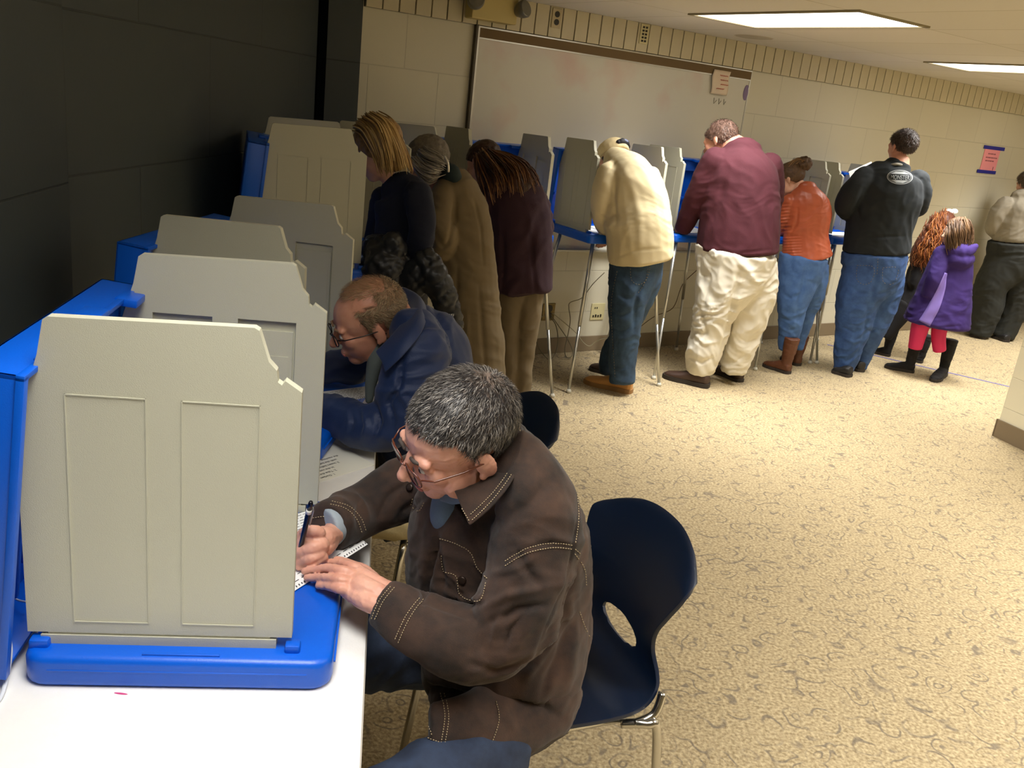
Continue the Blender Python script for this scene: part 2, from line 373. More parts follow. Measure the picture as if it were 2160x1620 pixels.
cord('pale cord running right from the brass outlet box to the booth leg', cl([(1165, 660), (1190, 680, .05), (1215, 702, .08), (1230, 722, .12), (1243, 730, .14), (1255, 722, .16), (1268, 716, .2), (1285, 714, .25)]), m_=mat('pale_cord', (176, 168, 140), .5))
cord('thin brown cord hanging along the wall behind the white trousers', cl([(1470, 570, .2), (1440, 600, .15), (1425, 640, .1), (1412, 655, .08), (1380, 668, .06), (1350, 690, .05), (1330, 708, .05)]), .003, mat('brown_cord', (104, 88, 62), .6))
cord('thin black cord hanging below the booth used by the person in orange', cl([(1640, 545, .25), (1636, 572, .2), (1632, 590, .2), (1625, 588, .2), (1622, 570, .2)]), .003, mat('black_cord', (40, 36, 28), .6))
# blue floor tape line
a_, b_ = at(1745, 727), at(2130, 816); d_ = (b_ - a_).normalized(); s_ = Vector((-d_.y, d_.x, 0)) * .013
tag(MB().prism([(a_ - s_)[:2], (b_ + d_ * .6 - s_)[:2], (b_ + d_ * .6 + s_)[:2], (a_ + s_)[:2]], .0005, .0016).build('floor_tape', mat('worn_blue_tape', (104, 100, 150), .7)), 'thin blue tape line across the carpet behind the two girls', 'tape')
# ------------------------------------------------------------------ ceiling lights
M_diff = mat('lit_diffuser', (255, 250, 240), .5, emit=5.0)
LP = 42
def ceil_light(u, v, label, power=42):
    t = thing('ceiling_light', label, 'ceiling light', CF @ Vector((u, v, CE)), ROT, 'recessed ceiling lights')
    w, l = .53, 1.16
    ld = bpy.data.lights.new('lamp_light', 'AREA'); ld.shape = 'RECTANGLE'; ld.size = w - .02; ld.size_y = l - .02; ld.energy = power; ld.color = (1, .985, .955); ld.spread = math.radians(108)
    lo = bpy.data.objects.new('lamp_light', ld); COL.objects.link(lo); lo.parent = t; lo.location = (0, 0, -.012)
    MB().box(-w / 2, w / 2, -l / 2, l / 2, -.004, 0).build('diffuser', M_diff, t)
    f_ = MB(); 
    for s in (-1, 1):
        f_.box(s * w / 2 - .012, s * w / 2 + .012, -l / 2 - .012, l / 2 + .012, -.009, .002); f_.box(-w / 2, w / 2, s * l / 2 - .012, s * l / 2 + .012, -.009, .002)
    f_.build('frame', mat('light_frame', (150, 140, 110), .5), t)
lc = (at(1470, 33, CE) + at(1948, 50, CE)) / 2; l2 = at(1980, 133, CE)
iv = CF.inverted(); c0 = iv @ lc
ceil_light(c0.x, c0.y, 'large bright ceiling light panel above the booths, whole panel in view')
ceil_light(c0.x + 2.26, c0.y, 'bright ceiling light panel cut off by the right edge')
LROW = [(0, -2.83), (2.26, -2.83), (0, -5.4), (2.26, -5.4), (-2.0, -3.6), (-3.67, -2.83), (4.52, 0), (4.52, -2.83)]
for i, (du, dv) in enumerate(LROW):
    ceil_light(c0.x + du, c0.y + dv, power={5: 12, 4: 34}.get(i, 42), label=['ceiling light panel above the open carpet beside the seated voters', 'ceiling light panel further right above the open carpet', 'ceiling light panel near the camera', 'ceiling light panel behind the camera on the right', 'ceiling light panel right of the seated men', 'ceiling light panel over the near end of the white folding table', 'ceiling light panel far right by the back wall', 'ceiling light panel far right over the carpet'][i])
sp = thing('ceiling_speaker', 'round white ceiling speaker grille beside the large light', 'speaker', at(1590, 78, CE))
MB().lathe([(.001, -.006), (.10, -.006), (.115, -.004), (.12, 0)], None, 32).build('grille', mat('grille_white', (176, 166, 146), .6, bump=.5, bscale=400), sp)
MB().lathe([(.12, 0), (.125, -.003), (.132, 0)], None, 32).build('rim', mat('rim_white', (190, 180, 158), .5), sp)
# ------------------------------------------------------------------ voting booths
M_blue = mat('blue_plastic', (0, 88, 204), .35, bump=.15, bscale=500, spec=.5)
M_beige = mat('beige_plastic_panel', (188, 186, 166), .55, bump=.25, bscale=700)
M_steel = mat('brushed_steel', (196, 196, 190), .3, .85)
M_led = mat('booth_lamp_glow', (225, 240, 255), .5, emit=14)
PANEL = [(0, 0), (.41, 0), (.41, .43), (.385, .447), (.380, .440), (.374, .444), (.372, .462), (.36, .475), (.345, .522), (.338, .526), (.052, .520), (.045, .515), (.035, .462), (0, .35)]
def panel_mesh(side):
    """side panel: plain outer face with two raised rectangles, inner face with two stepped recesses. local a=u(back to front) b=z c=thickness"""
    mb = MB(); M = Matrix(((0, 0, side, 0), (-1, 0, 0, .24), (0, 1, 0, .075), (0, 0, 0, 1)))
    rects = [(.070, .185, .02, .405), (.235, .350, .02, .405)]
    mb.prism(PANEL, 0, .009, M)
    holes = [[(a, c), (a, d), (b_, d), (b_, c)] for a, b_, c, d in rects]
    mb.prism(PANEL, -.010, 0, M, holes)
    for a, b_, c, d in rects:
        mb.prism([(a + .006, c), (b_ - .006, c), (b_ - .006, d - .022), (a + .006, d - .022)], -.004, 0, M)
        mb.prism([(a + .014, c), (b_ - .014, c), (b_ - .014, d - .075), (a + .014, d - .075)], -.0055, 0, M)
        # outer outline
        w = .0018
        for (x0, x1, z0, z1) in ((a, a + w, c, d), (b_ - w, b_, c, d), (a, b_, c, c + w), (a, b_, d - w, d)):
            mb.prism([(x0, z0), (x1, z0), (x1, z1), (x0, z1)], .009, .0105, M)
    mb.prism([(.02, -.022), (.385, -.022), (.385, -.004), (.02, -.004)], -.012, .011, M)
    mb.prism([(.03, -.004), (.375, -.004), (.375, .0), (.03, .0)], -.008, .007, M)
    me = mb.mesh(); bm = bmesh.new(); bm.from_mesh(me); bmesh.ops.recalc_face_normals(bm, faces=bm.faces); bm.to_mesh(me); bm.free()
    me.set_sharp_from_angle(angle=math.radians(30)); return me
def tray_mesh():
    mb = MB(); 
    bm = bmesh.new(); bmesh.ops.create_cube(bm, size=1)
    for v in bm.verts: v.co = Vector((v.co.x * .60, v.co.y * .48, .0275 + v.co.z * .055))
    ve = [e for e in bm.edges if abs(e.verts[0].co.z - e.verts[1].co.z) > .01]
    bmesh.ops.bevel(bm, geom=ve, offset=.035, segments=5, profile=.5, affect='EDGES')
    te = [e for e in bm.edges if e.verts[0].co.z > .05 and e.verts[1].co.z > .05] + [e for e in bm.edges if e.verts[0].co.z < .001 and e.verts[1].co.z < .001]
    bmesh.ops.bevel(bm, geom=te, offset=.012, segments=3, profile=.5, affect='EDGES')
    mb.add([v.co.copy() for v in bm.verts], [tuple(v.index for v in f.verts) for f in bm.faces]); bm.free()
    mb.box(-.301, .301, -.20, .20, .030, .034, bev=.001).box(-.26, .26, -.2435, .241, .030, .034, bev=.001)
    for s in (-1, 1):
        mb.box(s * .262 - .012, s * .262 + .012, -.185, -.160, .05, .068, bev=.004).box(s * .262 - .012, s * .262 + .012, .205, .235, .05, .068, bev=.004)
        mb.box(s * .285 - .003, s * .285 + .003, -.06, .06, .054, .058, bev=.001)
    mb.box(-.2, .2, .12, .15, .05, .062, bev=.004)
    return mb.mesh()
def lid_mesh():
    """hollow lid, opening towards the user (-y); local z up from hinge, x width"""
    mb = MB(); w, h, d = .305, .50, .075
    mb.box(-w, w, d - .006, d, 0, h, bev=.002)
    mb.box(-w, -w + .008, 0, d, 0, h, bev=.002).box(w - .008, w, 0, d, 0, h, bev=.002).box(-w, w, 0, d, h - .008, h, bev=.002).box(-w, w, 0, d, 0, .008, bev=.002)
    mb.box(-w - .004, w + .004, -.006, .006, h - .006, h + .003, bev=.001).box(-w - .004, -w + .012, -.006, .006, 0, h, bev=.001).box(w - .012, w + .004, -.006, .006, 0, h, bev=.001)
    mb.box(-w + .02, w - .02, .02, d - .006, h - .085, h - .008, bev=.006)     # handle beam
    for x in (-.16, -.05, .05, .16): mb.box(x - .006, x + .006, .035, d - .006, .05, h - .09, bev=.002)
    mb.box(-w + .05, w - .05, .045, d - .006, .20, .22, bev=.002)
    mb.box(-.03, .06, -.012, .03, h - .004, h + .012, bev=.004)                 # latch
    for s in (-1, 1): mb.box(s * .2 - .03, s * .2 + .03, -.03, .012, h - .012, h + .004, bev=.003)
    return mb.mesh()
P_L, P_R, TRAY, LID = panel_mesh(-1), panel_mesh(1), tray_mesh(), lid_mesh()
ballot_me = MB().box(-.105, .105, -.17, .17, 0, .0006).mesh()
def booth(c, rot, z, label, legs, sep=.25, group=None, lamp=True, lidup=0.02, lean=6):
    t = thing('voting_booth', label, 'voting booth', (c[0], c[1], 0 if legs else z), math.radians(rot), 'standing voting booths' if legs else 'tabletop voting booths')
    z0 = z if legs else 0
    def put(n, me, m, loc, rx=0, rz=0):
        o = link(n, me, m, t); o.location = loc; o.rotation_euler = (rx, 0, rz); return o
    tr = put('tray', TRAY, M_blue, (0, 0, z0)); TRAY.set_sharp_from_angle(angle=math.radians(35)); LID.set_sharp_from_angle(angle=math.radians(35))
    put('side_panel', P_L, M_beige, (-sep, 0, z0)); put('side_panel', P_R, M_beige, (sep, 0, z0))
    ld = put('lid', LID, M_blue, (0, .262, z0 + .02), math.radians(lean))
    h_ = MB().box(-.17, -.07, .018, .0195, .435, .468, bev=.0005); link('handle_slot', h_.mesh(), mat('handle_opening', (200, 200, 192), .6), ld)
    MB().box(.03, .075, .017, .0195, .345, .36, bev=.0005).build('label_plate', mat('pale_blue_label', (96, 150, 214), .5), ld)
    if lamp:
        lp = put('lamp', MB().box(-.10, .10, .0, .035, 0, .018, bev=.004).mesh(), mat('grey_plastic', (120, 124, 130), .5), (0, .20, z0 + .42))
        MB().box(-.09, .09, .004, .03, -.003, .0005).build('lamp_strip', M_led, lp)
    if legs:
        for i, (x, y, fx, fy) in enumerate([(-.24, -.20, -.36, -.33), (.24, -.20, .36, -.33), (-.24, .17, -.36, .24), (.24, .17, .36, .24)]):
            mb = MB().tube([(x, y, z + .005), (x + (fx - x) * .55, y + (fy - y) * .55, z * .45)], .0115, 10).tube([(x + (fx - x) * .5, y + (fy - y) * .5, z * .5), (fx, fy, .012)], .0095, 10)
            lg = mb.build('leg', M_steel, t, smooth=True)
            MB().lathe([(.016, 0), (.017, .012), (.011, .024)], Matrix.Translation((fx, fy, 0)), 12).build('foot', mat('white_rubber', (196, 192, 176), .6), lg, smooth=True)
    return t
booth((-.522, 1.498), 99, .74, 'tabletop voting booth nearest the camera, used by the man in the brown jacket', False, .25, None, True)
booth((-.705, 2.442), 88, .74, 'tabletop voting booth used by the seated man in the navy jacket', False, .25)
booth((-.915, 3.80), 108, .92, 'standing voting booth used by the blonde woman', True, .25)
booth((-.714, 4.62), 77, .92, 'standing voting booth used by the person in the long trench coat', True, .25)
booth((-.224, 5.30), 30, .92, 'standing voting booth used by the person in the plum coat', True, .255)
booth((.494, 5.79), 31.3, .92, 'standing voting booth used by the man in the tan jacket', True, .26)
booth((1.07, 6.32), 34, .92, 'standing voting booth used by the man in the maroon sweater', True, .25)
booth((1.875, 6.87), 36, .92, 'standing voting booth used by the person in the orange jacket', True, .25)
booth((2.43, 7.26), 32, .92, 'standing voting booth used by the man in the black sweater', True, .25)
M_paper = mat('white_paper', (240, 240, 238), .7); M_ink = mat('black_ink', (40, 40, 44), .7)
def sheet(name, label, cat, p, rz, w=.21, h=.30, marks=None, rx=0, m_=None):
    t = thing(name, label, cat, p, rz); t.rotation_euler = (rx, 0, rz)
    MB().box(-w / 2, w / 2, -h / 2, h / 2, 0, .0007).build('sheet', m_ or M_paper, t)
    if marks:
        q = MB(); marks(q, w, h); q.build('printed_marks', M_ink, t)
    return t
def ballot_marks(q, w, h):
    n = 30
    for i in range(n):
        y = -h / 2 + .01 + (h - .02) * i / n
        q.box(-w / 2 + .004, -w / 2 + .011, y, y + .003, .0006, .0011); q.box(w / 2 - .011, w / 2 - .004, y, y + .003, .0006, .0011)
    for c_ in range(3):
        for i in range(16):
            if random.random() < .85: y = -h / 2 + .02 + i * (h - .05) / 16; x = -w / 2 + .02 + c_ * .06; q.box(x, x + random.uniform(.02, .045), y, y + .003, .0006, .0011)
def lay_on(px, py, z): v = at(px, py, z); return v
# ballots on the standing trays
for (cx_, cy_, rot, nm) in [((.494 + .02), 5.70, 31, 'man in the tan jacket'), (1.08, 6.27, 34, 'man in the maroon sweater'), (2.46, 7.18, 32, 'man in the black sweater')]:
    sheet('ballot', 'white paper ballot on the blue tray in front of the ' + nm, 'paper', (cx_, cy_, .9765), math.radians(rot), .36, .26, None)
p = at(1262, 484, .978); sheet('ballot', 'folded white paper overhanging the tray edge beside the tan sleeve', 'paper', p + Vector((.02, .06, .001)), math.radians(31), .12, .18, None)
# ------------------------------------------------------------------ table and chairs
M_tab = mat('white_table_laminate', (232, 230, 226), .4, bump=.1, bscale=300, var=.015, vscale=30)
M_chrome = mat('chrome', (200, 198, 192), .18, 1.0)
tb = thing('folding_table', 'long white folding table carrying the tabletop voting booths', 'table', (-.155 + .0, 1.077, 0), math.radians(9.3 - 0))
# local y runs along the table, x to the right edge (0)
MB().box(-.76, 0, -.75, 1.95, .70, .74, bev=.010).build('tabletop', M_tab, tb, angle=40)
MB().box(-.70, -.06, -.68, 1.88, .67, .70).build('underframe', mat('grey_steel', (110, 110, 108), .5, .5), tb)
for x in (-.62, -.12):
    for y in (-.6, 1.8): MB().tube([(x, y, .69), (x, y, .01)], .013, 10).build('leg', mat('grey_steel', (110, 110, 108), .5, .5), tb, smooth=True)
M_navy = mat('navy_plastic', (6, 24, 48), .36, bump=.25, bscale=900, spec=.6)
def chair_shell():
    prof = [(.235, .425), (.215, .445), (.15, .452), (.05, .448), (-.06, .446), (-.14, .452), (-.185, .475), (-.207, .52), (-.215, .57), (-.222, .62), (-.235, .68), (-.255, .74), (-.285, .80), (-.30, .815)]
    wid = [.19, .215, .225, .23, .23, .225, .215, .195, .175, .18, .205, .225, .21, .185]
    P = spline([Vector((0, a, b)) for a, b in prof], 6); Wd = [v.x for v in spline([Vector((w, 0, 0)) for w in wid], 6)]
    nu = 64; vs = []; idx = {}; fs = []
    for i, p in enumerate(P):
        for j in range(nu + 1):
            u = -1 + 2 * j / nu; w = Wd[i]; back = max(0, min(1, (p.z - .50) / .15))
            x = u * w; y = p.y + back * .055 * u * u * (1 - .2 * back); z = p.z + (1 - back) * .012 * u * u
            if p.z > .74: z -= (p.z - .74) / .075 * .055 * abs(u) ** 3
            vs.append(Vector((x, y, z)))
    n = nu + 1
    for i in range(len(P) - 1):
        for j in range(nu):
            c = (P[i] + P[i + 1]) / 2; u = (-1 + 2 * (j + .5) / nu) * Wd[i]
            if c.z > .49 and (u / .082) ** 2 + ((c.z - .535) / .023) ** 2 < 1: continue
            fs.append((i * n + j, (i + 1) * n + j, (i + 1) * n + j + 1, i * n + j + 1))
    me = pymesh(vs, fs); bm = bmesh.new(); bm.from_mesh(me)
    for v in [v for v in bm.verts if v.is_boundary and v.link_faces and v.co.z > .49 and (v.co.x / .082) ** 2 + ((v.co.z - .535) / .023) ** 2 < 3.5]:
        k = 1 / math.sqrt((v.co.x / .088) ** 2 + ((v.co.z - .535) / .026) ** 2); v.co.x *= k; v.co.z = .535 + (v.co.z - .535) * k
    bmesh.ops.delete(bm, geom=[v for v in bm.verts if not v.link_faces], context='VERTS'); bm.to_mesh(me); bm.free()
    return bake(me, [('SMOOTH', dict(factor=.5, iterations=2)), ('SOLIDIFY', dict(thickness=.009, offset=0)), ('BEVEL', dict(width=.002, segments=2)), ])
SHELL = chair_shell()
def chair(p, az, label):
    t = thing('stacking_chair', label, 'chair', p, -math.radians(az), 'navy plastic chairs')
    link('seat_shell', SHELL, M_navy, t, smooth=True)
    for s in (-1, 1):
        x = s * .225
        for nm, pts in (('front_leg', [(x * .7, .17, .438), (x, .19, .42), (x * 1.05, .215, .2), (x * 1.08, .235, .01)]), ('rear_leg', [(x * .92, -.12, .425), (x * 1.06, -.165, .44), (x * 1.08, -.19, .42), (x * 1.1, -.22, .2), (x * 1.12, -.25, .01)])):
            MB().tube(spline(pts, 6), .0105, 10).build(nm, M_chrome, t, smooth=True)
        MB().tube([(x * .9, -.15, .435), (x * .9, .18, .432)], .009, 8).build('side_rail', M_chrome, t, smooth=True)
        MB().tube(spline([(x * 1.0, -.14, .435), (x * 1.02, -.185, .455), (x * .97, -.205, .50)], 5), .010, 8).build('back_bracket', M_chrome, t, smooth=True)
    return t
chair((.135, 1.80, 0), 247, 'navy plastic chair with chrome legs under the man in the brown jacket')
chair((-.15, 2.58, 0), 252, 'navy plastic chair behind the brown-jacket man, seat of the navy-jacket man')
# ------------------------------------------------------------------ figure modelling
def tx(nodes):
    """node -> (point, radius m, depth ratio)"""
    out = []
    for n in nodes:
        if isinstance(n[0], Vector): out.append((n[0], n[1], n[2] if len(n) > 2 else 1.0))
        else:
            p = at(n[0], n[1], n[2][1]) if isinstance(n[2], tuple) else N(n[0], n[1], n[2])
            out.append((p, n[3] * zc(p) / FPX, n[4] if len(n) > 4 else 1.0))
    return out
def tube_surf(mb, nodes, sub=5, cap=.7, seg=20, grow=0, scale=1):
    nd = tx(nodes)
    P = spline([n[0] for n in nd], sub); R = [v.x for v in spline([Vector((n[1], n[2], 0)) for n in nd], sub)]; K = [v.y for v in spline([Vector((n[1], n[2], 0)) for n in nd], sub)]
    c = Vector(CAMP); rings = []
    def frame(i):
        t = (P[min(i + 1, len(P) - 1)] - P[max(i - 1, 0)]).normalized(); v = (P[i] - c).normalized()
        a = t.cross(v)
        if a.length < .15: a = t.cross(Vector((0, 0, 1)))
        a.normalize(); return t, a, a.cross(t).normalized()
    pa = None
    for i in range(len(P)):
        t, a, b = frame(i)
        if pa is not None and a.dot(pa) < 0: a = -a; b = -b
        pa = a; r = R[i] * scale + grow; rings.append((P[i], t, a, b, r, r * K[i]))
    full = []
    c0, c1 = cap if isinstance(cap, tuple) else (cap, cap)
    if c0:
        p, t, a, b, ra, rb = rings[0]; cr = c0 * min(ra, rb)
        for ang in (85, 60, 30): s = math.sin(math.radians(ang)); q = math.cos(math.radians(ang)); full.append((p - t * cr * s, a, b, ra * q, rb * q))
    full += [(r[0], r[2], r[3], r[4], r[5]) for r in rings]
    if c1:
        p, t, a, b, ra, rb = rings[-1]; cr = c1 * min(ra, rb)
        for ang in (30, 60, 85): s = math.sin(math.radians(ang)); q = math.cos(math.radians(ang)); full.append((p + t * cr * s, a, b, ra * q, rb * q))
    vs = []
    for p, a, b, ra, rb in full: vs += [p + a * math.cos(2 * PI * k / seg) * ra + b * math.sin(2 * PI * k / seg) * rb for k in range(seg)]
    n = len(full); fs = [(i * seg + k, i * seg + (k + 1) % seg, (i + 1) * seg + (k + 1) % seg, (i + 1) * seg + k) for i in range(n - 1) for k in range(seg)]
    fs += [tuple(reversed(range(seg))), tuple((n - 1) * seg + k for k in range(seg))]
    # orientation check
    vol = 0
    for f in fs[:seg * 2]:
        pass
    tmp = bmesh.new(); me = pymesh(vs, fs); tmp.from_mesh(me); bmesh.ops.recalc_face_normals(tmp, faces=tmp.faces)
    mb.add([v.co.copy() for v in tmp.verts], [tuple(v.index for v in f.verts) for f in tmp.faces]); tmp.free(); bpy.data.meshes.remove(me)
def np_co(me): a = np.empty(len(me.vertices) * 3); me.vertices.foreach_get('co', a); return a.reshape(-1, 3)
def np_no(me): a = np.empty(len(me.vertices) * 3); me.vertex_normals.foreach_get('vector', a); return a.reshape(-1, 3)
def set_co(me, a): me.vertices.foreach_set('co', a.ravel()); me.update()
def wrinkle(me, amp, freq, seed=0, stretch=(1, 1, 1), amp2=0):
    co, no = np_co(me), np_no(me); d = np.empty(len(co)); o = Vector((seed * 7.3, seed * 3.1, seed))
    for i, v in enumerate(co):
        p = Vector((v[0] * stretch[0], v[1] * stretch[1], v[2] * stretch[2])) * freq + o
        w = noise.noise(p * .5) * 1.3; p2 = p + Vector((w, w * .6, -w)); p3 = Vector((p2.x * 1.3, p2.y * 1.3, p2.z * 3.2)) + o
        d[i] = amp * (1.1 - 2.6 * abs(noise.noise(p2))) + amp * .38 * (.8 - 2.2 * abs(noise.noise(p3))) + amp2 * noise.noise(p * 3.1)
    set_co(me, co + no * d[:, None])
def strokes(me, lst, front=True):
    """creases pushed into / raised from the cloth. (points px, width px, height m)"""
    co, no = np_co(me), np_no(me); px = projs(co); tot = np.zeros(len(co))
    vis = ((co - CAMP) * no).sum(1) < 0
    for pts, w, h in lst:
        P = np.array(pts, float); best = np.full(len(co), 1e9); tt = np.zeros(len(co)); Ls = len(P) - 1
        for i in range(Ls):
            a, b = P[i], P[i + 1]; ab = b - a; t = np.clip(((px - a) @ ab) / (ab @ ab), 0, 1); d = np.linalg.norm(px - (a + t[:, None] * ab), axis=1)
            k = d < best; best[k] = d[k]; tt[k] = (i + t[k]) / Ls
        tot += h * np.exp(-(best / w) ** 2) * (np.sin(np.clip(tt, .02, .98) * PI) ** .5)
    tot[~vis] = 0; set_co(me, co + no * tot[:, None])
def blob(name, chains, m, parent, vox=.008, smooth=4, extra=None, wr=None, st=None, post=None, grow=0, scale=1, cap=.7):
    mb = MB()
    for c in chains:
        cc = cap
        if isinstance(c, dict): cc = c.get('cap', cap); c = c['n']
        tube_surf(mb, c, cap=cc, grow=grow, scale=scale)
    if extra: extra(mb)
    me = bake(mb.mesh(), [('REMESH', dict(mode='VOXEL', voxel_size=vox)), ('SMOOTH', dict(factor=.5, iterations=smooth))], name)
    if wr: wrinkle(me, *wr)
    if st: strokes(me, st)
    if post: post(me)
    o = link(name, me, m, parent, world=True, smooth=True); return o
def head_frame(C, F, Uv, s=1.0):
    F = Vector(F).normalized(); Uv = Vector(Uv); Uv = (Uv - F * Uv.dot(F)).normalized(); Lx = Uv.cross(F)   # x = person's right->? (x: right-handed x,y,z)
    Rx = F.cross(Uv)
    M = Matrix(((Rx.x, F.x, Uv.x, 0), (Rx.y, F.y, Uv.y, 0), (Rx.z, F.z, Uv.z, 0), (0, 0, 0, 1)))
    return Matrix.Translation(C) @ M @ Matrix.Scale(s, 4)
def head_prims(mb, M, fem=0, jaw=1.0):
    E = lambda c, r, R=None: mb_ell(mb, M, c, r, R)
    E((0, -.018, .040), (.076, .094, .082)); E((0, .012, .030), (.071, .078, .075))
    E((0, .030, -.035), (.058 * jaw, .060, .066)); E((0, .058, -.088), (.028 * jaw, .028, .022)); E((0, .020, -.075), (.050 * jaw, .050, .032))
    for s in (-1, 1):
        E((s * .036, .062, -.022), (.022, .022, .022)); E((s * .030, .080, .020), (.024, .012, .010))
        E((s * .031, .076, .001), (.0165, .0120, .0120))
        E((s * .079, -.012, -.006), (.007, .018, .031), Matrix.Rotation(s * .35, 4, 'Z') @ Matrix.Rotation(-.18, 4, 'X'))
        E((s * .0775, -.006, -.030), (.006, .009, .010)); E((s * .009, .104, -.030), (.008, .009, .007))
    loc_tube(mb, M, [(0, .088, .012), (0, .098, -.006), (0, .111, -.026)], [.008, .009, .0125])
    E((0, .086, -.058), (.024, .012, .006)); E((0, .083, -.068), (.021, .012, .007)); E((0, .070, -.050), (.034, .020, .018))
def mb_ell(mb, M, c, r, R=None):
    T = M @ Matrix.Translation(c)
    if R: T = T @ R
    t = MB(); t.ell((0, 0, 0), r, None, 20, 12); mb.add([T @ v for v in t.v], t.f)
def loc_tube(mb, M, pts, rs):
    t = MB(); t.tube([M @ Vector(p) for p in pts], [r * M.to_scale().x for r in rs], 12); mb.add(t.v, t.f)
    for p, r in ((pts[0], rs[0]), (pts[-1], rs[-1])): mb_ell(mb, M, p, (r, r, r))
def hair_cap(name, M, m, parent, line, thick=.008, fuzz=.004, seed=1, scale=(1, 1, 1), n=70):
    """hair grown over the skull: shell kept where line(x,y,z) is true (head space)"""
    vs = []; keep = []; fs = []
    for i in range(n + 1):
        ph = -PI / 2 + PI * i / n
        for k in range(2 * n):
            th = PI * k / n; d = Vector((math.cos(ph) * math.cos(th), math.cos(ph) * math.sin(th), math.sin(ph)))
            p = Vector((d.x * .076, d.y * .094, d.z * .082)) + Vector((0, -.018, .040)); 
            g = min(1, max(0, line(p.x, p.y, p.z) / .012)); nz = noise.noise(Vector((p.x, p.y, p.z)) * 60 + Vector((seed, 0, 0)))
            p += Vector((d.x * scale[0], d.y * scale[1], d.z * scale[2])) * (-.006 + (thick + .006 + fuzz * nz) * g ** .6)
            vs.append(M @ p); keep.append(line(p.x, p.y, p.z) > -.004)
    w = 2 * n
    for i in range(n):
        for k in range(w):
            f = (i * w + k, i * w + (k + 1) % w, (i + 1) * w + (k + 1) % w, (i + 1) * w + k)
            if all(keep[j] for j in f): fs.append(f)
    me = pymesh(vs, fs); bm = bmesh.new(); bm.from_mesh(me); bmesh.ops.remove_doubles(bm, verts=bm.verts, dist=.0001)
    loose = [v for v in bm.verts if not v.link_faces]; bmesh.ops.delete(bm, geom=loose, context='VERTS'); bm.to_mesh(me); bm.free()
    return link(name, me, m, parent, world=True, smooth=True)
def hair_mat(name, c1, c2, c3=None, p=(.0, .6, 1)):
    m, nt, b, nn = node_mat(name, .42); L = nt.links.new
    g = nn('ShaderNodeNewGeometry'); r = nn('ShaderNodeValToRGB'); e = r.color_ramp.elements
    e[0].color = lin(c1); e[0].position = p[0]; e[1].color = lin(c3 or c2); e[1].position = p[2]
    if c3: x = e.new(p[1]); x.color = lin(c2)
    L(g.outputs['Random Per Island'], r.inputs[0]); L(r.outputs[0], b.inputs['Base Color']); b.inputs['Specular IOR Level'].default_value = .4
    return m
def short_strands(name, me_src_obj, M, m, parent, n, length, width=.0007, comb=(0, .5, -.3), dens=None, jit=.5, seed=3):
    """thin tapered blades rooted on the hair shell"""
    rnd = random.Random(seed); me = me_src_obj.data; W = parent_world(parent); me.calc_loop_triangles(); tris = me.loop_triangles
    areas = np.cumsum([t.area for t in tris]); tot = areas[-1]; vs = []; fs = []; Mi = M.inverted(); R3 = M.to_3x3().normalized(); cnt = 0
    import bisect
    while cnt < n:
        cnt += 1
        t = tris[min(bisect.bisect(areas, rnd.random() * tot), len(tris) - 1)]; a, b_ = rnd.random(), rnd.random()
        if a + b_ > 1: a, b_ = 1 - a, 1 - b_
        v0, v1, v2 = (me.vertices[i].co for i in t.vertices); p = W @ (v0 + (v1 - v0) * a + (v2 - v0) * b_); nrm = (W.to_3x3() @ t.normal).normalized()
        l = Mi @ p; cdir = comb(l) if callable(comb) else Vector(comb)
        if nrm.dot(p - (M @ Vector((0, -.018, .04)))) < 0: nrm = -nrm
        if dens and rnd.random() > dens(l): continue
        d = R3 @ (Vector(cdir) + Vector((rnd.gauss(0, jit), rnd.gauss(0, jit), rnd.gauss(0, jit)))); d = (d - nrm * d.dot(nrm)).normalized()
        ln = length * rnd.uniform(.6, 1.2); s = d.cross(nrm).normalized() * width
        q1 = p + d * ln * .5 + nrm * ln * .32; q2 = p + d * ln + nrm * ln * .38; k = len(vs)
        vs += [p - s - nrm * .001, p + s - nrm * .001, q1 + s * .8, q1 - s * .8, q2]; fs += [(k, k + 1, k + 2, k + 3), (k + 3, k + 2, k + 4)]
    return link(name, pymesh(vs, fs), m, parent, world=True, smooth=False)
def long_strands(name, guides, m, parent, n=120, r=.004, jit=.012, seed=5, curl=0, cfreq=40, seg=5, endjit=1.0):
    """tufts following interpolated guide curves. each guide list of nodes (px,py,Y) or Vector"""
    rnd = random.Random(seed); G = []
    for g in guides: G.append(spline([p if isinstance(p, Vector) else N(*p) for p in g], 6))
    ml = min(len(g) for g in G); G = [[g[int(i * (len(g) - 1) / (ml - 1))] for i in range(ml)] for g in G]; mb = MB()
    for k in range(n):
        x = rnd.random() * (len(G) - 1); i = min(int(x), len(G) - 2); f = x - i; o = Vector((rnd.gauss(0, 1), rnd.gauss(0, 1), rnd.gauss(0, 1))) * jit; o2 = Vector((rnd.gauss(0, 1), rnd.gauss(0, 1), rnd.gauss(0, 1))) * jit * endjit
        ph = rnd.random() * 6.3; L_ = rnd.uniform(.72, 1.0); pts = []
        for j in range(ml):
            t = j / (ml - 1) * L_; q = t * (ml - 1); a = min(int(q), ml - 2); ff = q - a
            p = (G[i][a].lerp(G[i][a + 1], ff)).lerp(G[i + 1][a].lerp(G[i + 1][a + 1], ff), f) + o.lerp(o2, t)
            if curl: p += Vector((math.cos(t * cfreq + ph), math.sin(t * cfreq + ph), .4 * math.sin(t * cfreq * .7 + ph))) * curl * min(1, t * 4)
            pts.append(p)
        rr = [r * (.8 if j else .5) * (1 - .75 * (j / (ml - 1)) ** 3) * rnd.uniform(.85, 1.15) for j in range(ml)]
        mb.tube(pts, rr, seg)
    return mb.build(name, m, parent, world=True, smooth=True)
